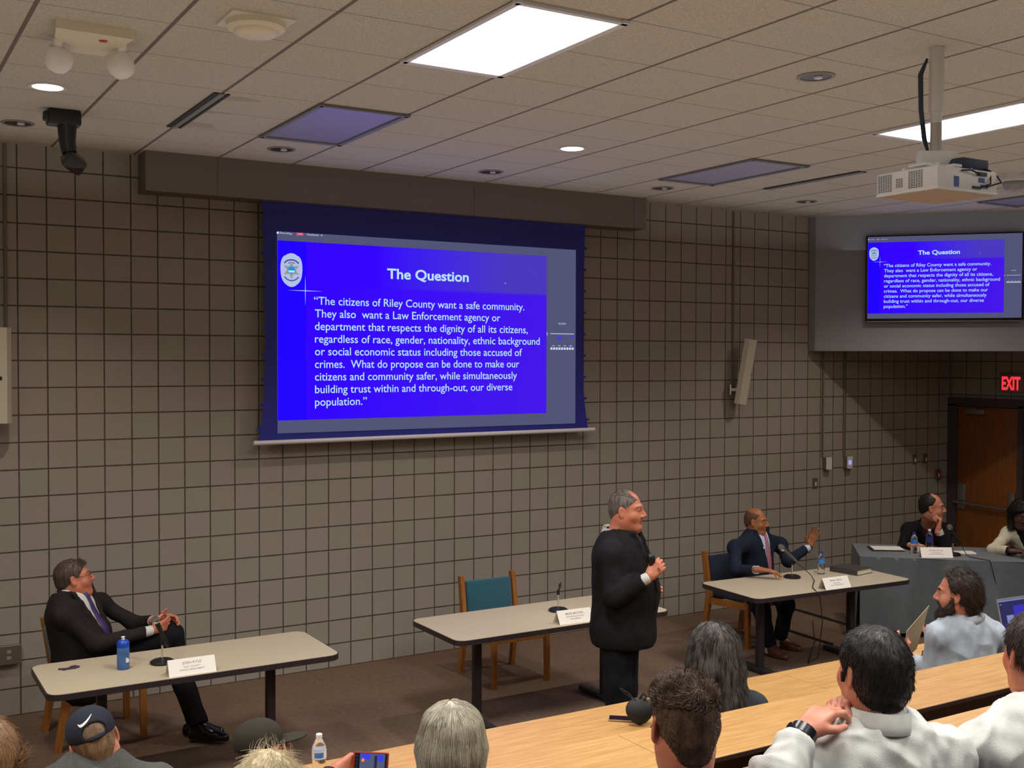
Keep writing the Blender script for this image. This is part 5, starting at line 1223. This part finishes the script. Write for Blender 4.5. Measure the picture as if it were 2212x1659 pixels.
def rowman(label, base, hc, face, z0, sh=(.20, .20), turn=90, drop=.27, arms=None, lean=0.0, slope=.05, **k):
    """a seated listener seen from behind: joints laid out from the head down"""
    f = toward(turn); r = unit(np.cross(f, A(0, 0, 1))); u = A(0, 0, 1); hc = np.asarray(hc, float)
    nk = hc-u*(drop-.10)-f*.035; c = nk-f*lean
    pv = A(nk[0], nk[1], 0)-f*(.05+lean*2)+u*(z0+.53)
    J = dict(pv=pv, nk=nk, shL=c-r*sh[0]-u*slope, shR=c+r*sh[1]-u*slope, floor=z0)
    J['elL'] = J['shL']-u*.24-r*.08+f*.12; J['elR'] = J['shR']-u*.24+r*.08+f*.12
    J['wrL'] = J['elL']+f*.22+r*.06-u*.02; J['wrR'] = J['elR']+f*.22-r*.06-u*.02
    for q, s_ in (('L', -1), ('R', 1)):
        J['hp'+q] = pv+r*.09*s_; J['kn'+q] = pv+r*.11*s_+f*.36-u*.03; J['an'+q] = A(J['kn'+q][0], J['kn'+q][1], z0+.09)-f*.02; J['toe'+q] = f
    J.update(arms or {})
    return Person(label, base, J, hc, face, **k), f, r

# 7: woman with long dark grey hair, front row
P, f, r = rowman('woman with long grey and black hair seen from behind', (2.75, -4.76, 0), A(2.574, -4.760, 1.223), unit(toward(96)), 0.0, sh=(.19, .19), turn=92, drop=.30, skin='fair', hs=1.0, W=.18, D=.12, belly=.03)
P.hand = []; P.body(); P.trousers(BLACKTR); P.shoes(LEATHER); P.shirt(SLATE, sleeves=True, collar=.0, off=.012, am=(0.0037, 0.0015), name='sweater', sl=(.066, .06, .056, .046))
hv = hair_cap(.017, .030, -.5, (0, .86, -.5), ears=False)
hv.chain([(0, -.045, .02), (0, -.075, -.08), (-.005, -.095, -.22), (-.01, -.11, -.33)], [.085, .092, .100, .085], k=.05)
for q in (-1, 1): hv.chain([(q*.055, -.02, .03), (q*.08, -.03, -.08), (q*.092, -.05, -.20), (q*.10, -.07, -.29)], [.05, .045, .05, .04], k=.05)
P.hair(GREYDARK, hv, h=.007, noise=(.007, .004), fr=(38, 90), fuzz=[dict(n=2600, length=.30, rad=.0013, seed=21, start=lambda c: (c[:, 2] > -.12), jitter=.006, steps=8), dict(n=500, length=.05, rad=.001, seed=22, flow=(0, -.3, -1), lift=.35, curl=.5)])

# 11: woman with an ash-blond bob, second row
P, f, r = rowman('woman with an ash-blond bob seen from behind', (.72, -5.86, .3), A(0.559, -5.800, 1.452), unit(toward(93)), .3, sh=(.18, .18), turn=92, drop=.285, skin='fair', hs=.83, W=.17, D=.115, belly=.03)
P.body(); P.trousers(BLACKTR); P.shoes(LEATHER); P.shirt(cloth_mat('white_knit', rgb(210, 206, 198)), sleeves=True, collar=.0, off=.012, am=(0.0037, 0.0015), name='sweater', sl=(.064, .058, .054, .044))
hv = hair_cap(.020, .032, -.5, (0, .86, -.5), ears=False)
for a in np.linspace(-2.35, 2.35, 13): hv.chain([(.062*math.sin(a), -.018-.062*math.cos(a), .05), (.086*math.sin(a), -.02-.088*math.cos(a), -.03), (.090*math.sin(a), -.022-.090*math.cos(a), -.115)], [.04, .035, .026], k=.03)
P.hair(BLONDGREY, hv, h=.006, noise=(.003, .0015), fr=(40, 90), fuzz=[dict(n=3600, length=.24, rad=.0011, seed=31, start=lambda c: (c[:, 2] > .0), jitter=.003, steps=9, part=lambda p: A(p[0]*5, (p[1]+.02)*4, -1))])
b = MB(); g = lambda p: tuple(P.to_world(A(*p)[None])[0]-P.base); b.tube([g((.105, .0, -.01)), g((.098, .06, -.005)), g((.09, .10, -.005))], .003, 6); b.tube([g((.093, .10, .015)), g((.093, .105, -.03))], .003, 6); b.done('eyeglasses', M_BLACKP, P.t)

# 8: man with brown curls on top, third row
P, f, r = rowman('man with short sides and brown curls on top seen from behind', (1.35, -6.72, .6), A(0.801, -6.658, 1.697), unit(toward(100)+A(0,0,-.10)), .6, sh=(.21, .21), turn=95, drop=.265, skin='ruddy', hs=1.06, W=.20, D=.13, belly=.03, fat=.3)
P.body(); P.trousers(BLACKTR); P.shoes(LEATHER); P.shirt(cloth_mat('navy_knit', rgb(44, 50, 64)), sleeves=True, collar=.03, off=.012, am=(0.0037, 0.0015), name='pullover')
hv = hair_cap(.003, .030, -.085, (0, .86, -.5)); hv.ell((0, -.008, .078), (.074, .09, .052), k=.03)
P.hair(CURLBROWN, hv, noise=(.0015, .001), fuzz=[dict(n=4600, length=.020, rad=.0011, seed=41, flow=lambda p: np.stack([ripple(p, 1, (70,), (1,)), ripple(p, 2, (70,), (1,)), .2+ripple(p, 3, (70,), (1,))], 1), lift=.30, seg=5, curl=.8, sel=lambda c: c[:, 2] > .055), dict(n=3200, length=.005, rad=.0008, seed=42, flow=(0, -.1, -1), lift=.25, sel=lambda c: c[:, 2] < .07)])

# 9: man in a white shirt with hands clasped before his chin, third row
aw = dict(wrL=A(1.215, -6.687, 1.616), elL=A(1.050, -6.731, 1.518), wrR=A(1.530, -6.573, 1.620), elR=A(1.694, -6.677, 1.445))
P, f, r = rowman('man in a white shirt with black hair, hands clasped before his face', (2.35, -6.72, .6), A(1.505, -6.672, 1.742), unit(toward(112)), .6, sh=(.215, .225), turn=100, drop=.255, arms=aw, slope=.075, skin='fair', hs=1.07, W=.21, D=.135, belly=.04, fat=.35)
P.hand = [lambda v: hand_vol(v, P.J['wrL'], unit(A(1.313, -6.675, 1.660)-A(1.215, -6.687, 1.616)), unit(toward(40)+A(0,0,-.2)), -1, (.5, .55, .6, .6), ((.7, .6, .3), (.9, .1, .35)), 1.1),
          lambda v: hand_vol(v, P.J['wrR'], unit(A(1.295, -6.663, 1.687)-A(1.530, -6.573, 1.620)), unit(toward(-100)+A(0,0,-.75)), 1, (.45, .5, .5, .5), ((.7, .5, .4), (.9, .0, .4)), 1.1)]
P.body(); P.trousers(BLACKTR); P.shoes(LEATHER)
P.shirt(WHITESH, cut=.035, sleeves=True, collar=.056, am=(0.0099, 0.0030), sl=(.078, .068, .064, .050), off=.016, seed=16, h=.007)
hv = hair_cap(.010, .030, -.088, (0, .88, -.47)); hv.ell((0, -.05, -.02), (.074, .056, .068), k=.04)
P.hair(BLACKHAIR, hv, noise=(.0015, .001), fuzz=[dict(n=5200, length=.014, rad=.0009, seed=43, flow=lambda p: np.stack([p[:, 0]*3, (p[:, 1]+.05)*3, -.25-1.2*(p[:, 2] < .07)], 1), lift=.07)])
band(P, 'L', M_WATCH, r=.036, back=.012, wd=.036, face=toward(190)*1.0+A(0, 0, .5))
b = MB(); g = lambda p: tuple(P.to_world(A(*p)[None])[0]-P.base); b.tube([g((-.086, .012, .004)), g((-.089, .010, -.022))], [.008, .006], 10); b.done('earbud', M_BLACKP, P.t)
nk = P.J['nk']; hn = P.to_world(A(0, -.03, -.085)[None])[0]; d = unit(hn-nk); c = nk+d*.004
rr = P.TR; b = MB(); b.tube([tuple(c+rr[:, 0]*.084*math.sin(a)-rr[:, 1]*(.088*math.cos(a)+.004)+d*.0-P.base) for a in np.linspace(-.3, 1.25, 12)], .0065, 8); b.done('necktie_band', mat('blue_tie', rgb(40, 66, 140), rough=.5), P.t)

# 10: second man in a white shirt at the picture's edge
P, f, r = rowman('man in a white shirt with reddened ear beside the picture edge', (3.3, -6.72, .6), A(2.038, -6.852, 1.758), unit(toward(97)), .6, sh=(.215, .215), turn=104, drop=.255, slope=.075, skin='ruddy', hs=1.07, W=.21, D=.135, belly=.04, fat=.4)
P.body(); P.trousers(BLACKTR); P.shoes(LEATHER)
P.shirt(WHITESH, cut=.035, sleeves=True, collar=.056, am=(0.0093, 0.0030), sl=(.076, .066, .062, .05), off=.014, seed=15, h=.007)
hv = hair_cap(.009, .030, -.085, (0, .86, -.5))
P.hair(DARKBROWN, hv, fuzz=[dict(n=3200, length=.018, rad=.001, seed=44, flow=(0, -.2, -1), lift=.2)])

# 12: man in a navy cap worn forwards, front row
P, f, r = rowman('man in a dark cap and grey fleece seen from behind', (-.28, -4.80, 0), A(-0.348, -4.760, 1.290), unit(toward(120)+A(0,0,-.16)), 0.0, sh=(.22, .22), turn=106, drop=.205, skin='fair', hs=.95, roll=.28, W=.20, D=.135, belly=.05, fat=.6)
P.body(); P.trousers(BLACKTR); P.shoes(LEATHER); P.shirt(FLEECE, sleeves=False, cuffs=False, collar=.052, off=.022, am=(0.0037, 0.0015), name='fleece_vest')
v = Vol()
for q in 'LR': arm(v, P.J, q, 0.0, (.074, .064, .060, .05), cut=.03)
P.part('shirt_sleeves', v, DENIM, am=(0.0031, 0.0015))
hv = hair_cap(.003, .02, -.07, (0, .86, -.5)); P.hair(hair_mat('sandy_grey_hair', rgb(150, 122, 92), rgb(104, 84, 66)), hv, fuzz=[dict(n=1500, length=.007, rad=.0009, seed=45, flow=(0, 0, -1), lift=.25)])
v = Vol(); v.ell((0, -.016, .050), (.089, .107, .086), k=.02); zc = .022
v.fun(lambda X, Y, Z: (Z-(zc-.10*(Y+.02)*-.0))+0*X+.10*(Y*0), A(-.2, -.2, -.2), A(.2, .2, zc), k=.004)
v.ell((0, -.125, .055), (.046, .045, .032), k=.004, op=-1)
V, Q = v.mesh(.0045); cap_o = mesh_obj('cap', P.to_world(V), Q, cloth_mat('cap_navy', rgb(44, 46, 58)), P.t, base=P.base)
g = lambda p: tuple(P.to_world(A(*p)[None])[0]-P.base)
v = Vol(); v.ell((0, .13, .026), (.085, .085, .010), k=.01); V, Q = v.mesh(.004); mesh_obj('cap_visor', P.to_world(V), Q, MATS['cap_navy'], P.t, base=P.base)
b = MB(); b.tube([g((.052*math.sin(a), -.02-.102*math.cos(a), .030)) for a in np.linspace(-.6, .6, 9)], .009, 8); b.done('cap_strap', MATS['cap_navy'], P.t)
b = MB(); sw = [(-.026, .004), (-.030, -.006), (-.022, -.013), (-.012, -.011), (.030, .014), (-.010, -.003), (-.018, -.004), (-.022, .001)]
def on_cap(x, z):
    zz = (z-.050)/.086; xx = x/.089; return A(x, -.016-.107*math.sqrt(max(0, 1-zz*zz-xx*xx))-.0015, z)
up_, dn_ = [], []
path = [(-.027, .003, .003), (-.026, -.005, .0055), (-.020, -.009, .005), (-.010, -.007, .004), (.006, .0, .003), (.020, .008, .002), (.031, .015, .0008)]
for x, z, w_ in path: up_.append(g(on_cap(x-.018, .098+z+w_))); dn_.append(g(on_cap(x-.018+w_*.4, .098+z-w_)))
for i in range(len(path)-1): b.face([up_[i], up_[i+1], dn_[i+1], dn_[i]])
b.done('tick_emblem', M_CARD, P.t, smooth=0)

# 13: listener whose head is cut by the picture corner
P, f, r = rowman('listener with thin sandy hair in the picture corner', (-.85, -5.88, .3), A(-0.810, -5.840, 1.629), unit(toward(112)), .3, sh=(.2, .2), turn=108, drop=.28, skin='ruddy', hs=1.0, W=.18, D=.12, belly=.03)
P.body(); P.trousers(BLACKTR); P.shoes(LEATHER); P.shirt(cloth_mat('brown_knit', rgb(90, 76, 64)), sleeves=True, collar=.0, off=.012, am=(0.0031, 0.0015), name='sweater')
hv = hair_cap(.008, .012, -.07, (0, .86, -.5)); P.hair(hair_mat('thin_sandy_hair', rgb(164, 124, 84), rgb(128, 98, 70)), hv, fuzz=[dict(n=1600, length=.02, rad=.0009, seed=46, flow=(0, -.4, -1), lift=.2), dict(n=90, length=.035, rad=.0016, seed=47, flow=(1, -.1, .1), lift=.5, sel=lambda c: (c[:, 0] > .07) & (abs(c[:, 2]) < .03))])

# 14: white-haired woman filming with a phone
aw = dict(wrR=A(0.388, -5.221, 1.184), elR=A(0.122, -5.562, 1.208))
P, f, r = rowman('woman with wispy white-blond hair filming with a phone', (.0, -5.86, .3), A(-0.047, -5.800, 1.386), unit(toward(88)+A(0,0,-.25)), .3, sh=(.18, .18), turn=90, drop=.28, arms=aw, skin='ruddy', hs=.90, W=.17, D=.115, belly=.03)
P.hand = [lambda v: hand_vol(v, P.J['wrR'], unit(A(0.473, -5.190, 1.197)-A(0.388, -5.221, 1.184)), unit(toward(40)+A(0,0,.1)), 1, (.5, .6, .7, .8), ((.75, .5, .2), (.95, .1, .1)), 1.0)]
P.body(); P.trousers(BLACKTR); P.shoes(LEATHER); P.shirt(cloth_mat('plum_knit', rgb(60, 38, 62)), sleeves=True, cut=.05, collar=.0, off=.012, am=(0.0031, 0.0015), name='sweater')
hv = hair_cap(.022, .03, -.10, (0, .86, -.5), ears=False)
P.hair(WHITEBLOND, hv, noise=(.003, .002), fuzz=[dict(n=2600, length=.05, rad=.001, seed=48, flow=lambda p: np.stack([p[:, 0]*3, p[:, 1]*3, -.6-4*p[:, 2]*0], 1), lift=.12, seg=4), dict(n=70, length=.045, rad=.0006, seed=49, flow=(0, .3, .6), lift=.75, seg=4, sel=lambda c: c[:, 2] > .11)])
ph = A(0.517, -5.252, 1.206); t = thing('smartphone', 'smartphone in a red case held up to film the hall', 'phone', tuple(ph), math.radians(-24)); t.rotation_euler = (math.radians(-12), math.radians(4), math.radians(-26))
b = MB(); b.box((0, .0, 0), (.128, .010, .070), bevel=.006); b.done('case', mat('red_case', rgb(150, 44, 40), rough=.4), t)
b = MB(); b.box((0, -.0056, 0), (.116, .001, .062)); b.done('glass', M_BLACKP, t, smooth=0)
b = MB()
def pq(x0, x1, z0, z1, y=-.0064): b.face([(x0, y, z0), (x1, y, z0), (x1, y, z1), (x0, y, z1)])
pq(-.040, .050, -.030, .030); b.mi = 1; pq(-.036, -.004, .010, .029, -.0066); pq(.024, .044, .004, .026, -.0066); b.mi = 2; pq(.012, .022, -.026, .024, -.0066)
for k in range(4): pq(-.054, -.048, .018-k*.013, .024-k*.013, -.0066)
b.done('screen', [emis('phone_view', rgb(84, 92, 126), .9), emis('phone_blue', rgb(60, 66, 240), .9), emis('phone_dark', rgb(44, 46, 70), .8)], t, smooth=0)

# 15: listener in an olive cap turned sideways
P, f, r = rowman('listener in a dark olive cap turned towards the exit side', (.35, -4.80, 0), A(0.275, -4.760, 1.147), unit(toward(22)+A(0,0,.12)), 0.0, sh=(.2, .2), turn=70, drop=.275, skin='ruddy', hs=.88, roll=.12, W=.18, D=.12, belly=.03)
P.body(); P.trousers(BLACKTR); P.shoes(LEATHER); P.shirt(cloth_mat('dark_olive_knit', rgb(52, 50, 44)), sleeves=True, collar=.03, off=.012, am=(0.0031, 0.0015), name='jacket')
hv = hair_cap(.004, .02, -.07, (0, .86, -.5)); P.hair(DARKBROWN, hv, fuzz=[dict(n=900, length=.008, rad=.0009, seed=50, flow=(0, 0, -1), lift=.25)])
v = Vol(); v.ell((0, -.014, .048), (.092, .112, .090), k=.02); v.fun(lambda X, Y, Z: (Z-.018)+0*X+0*Y, A(-.2, -.2, -.2), A(.2, .2, .018), k=.004); V, Q = v.mesh(.0045)
mesh_obj('cap', P.to_world(V), Q, cloth_mat('cap_olive', rgb(58, 55, 46)), P.t, base=P.base)
v = Vol(); v.ell((0, .12, .022), (.08, .085, .012), k=.01); V, Q = v.mesh(.004); mesh_obj('cap_visor', P.to_world(V), Q, MATS['cap_olive'], P.t, base=P.base)
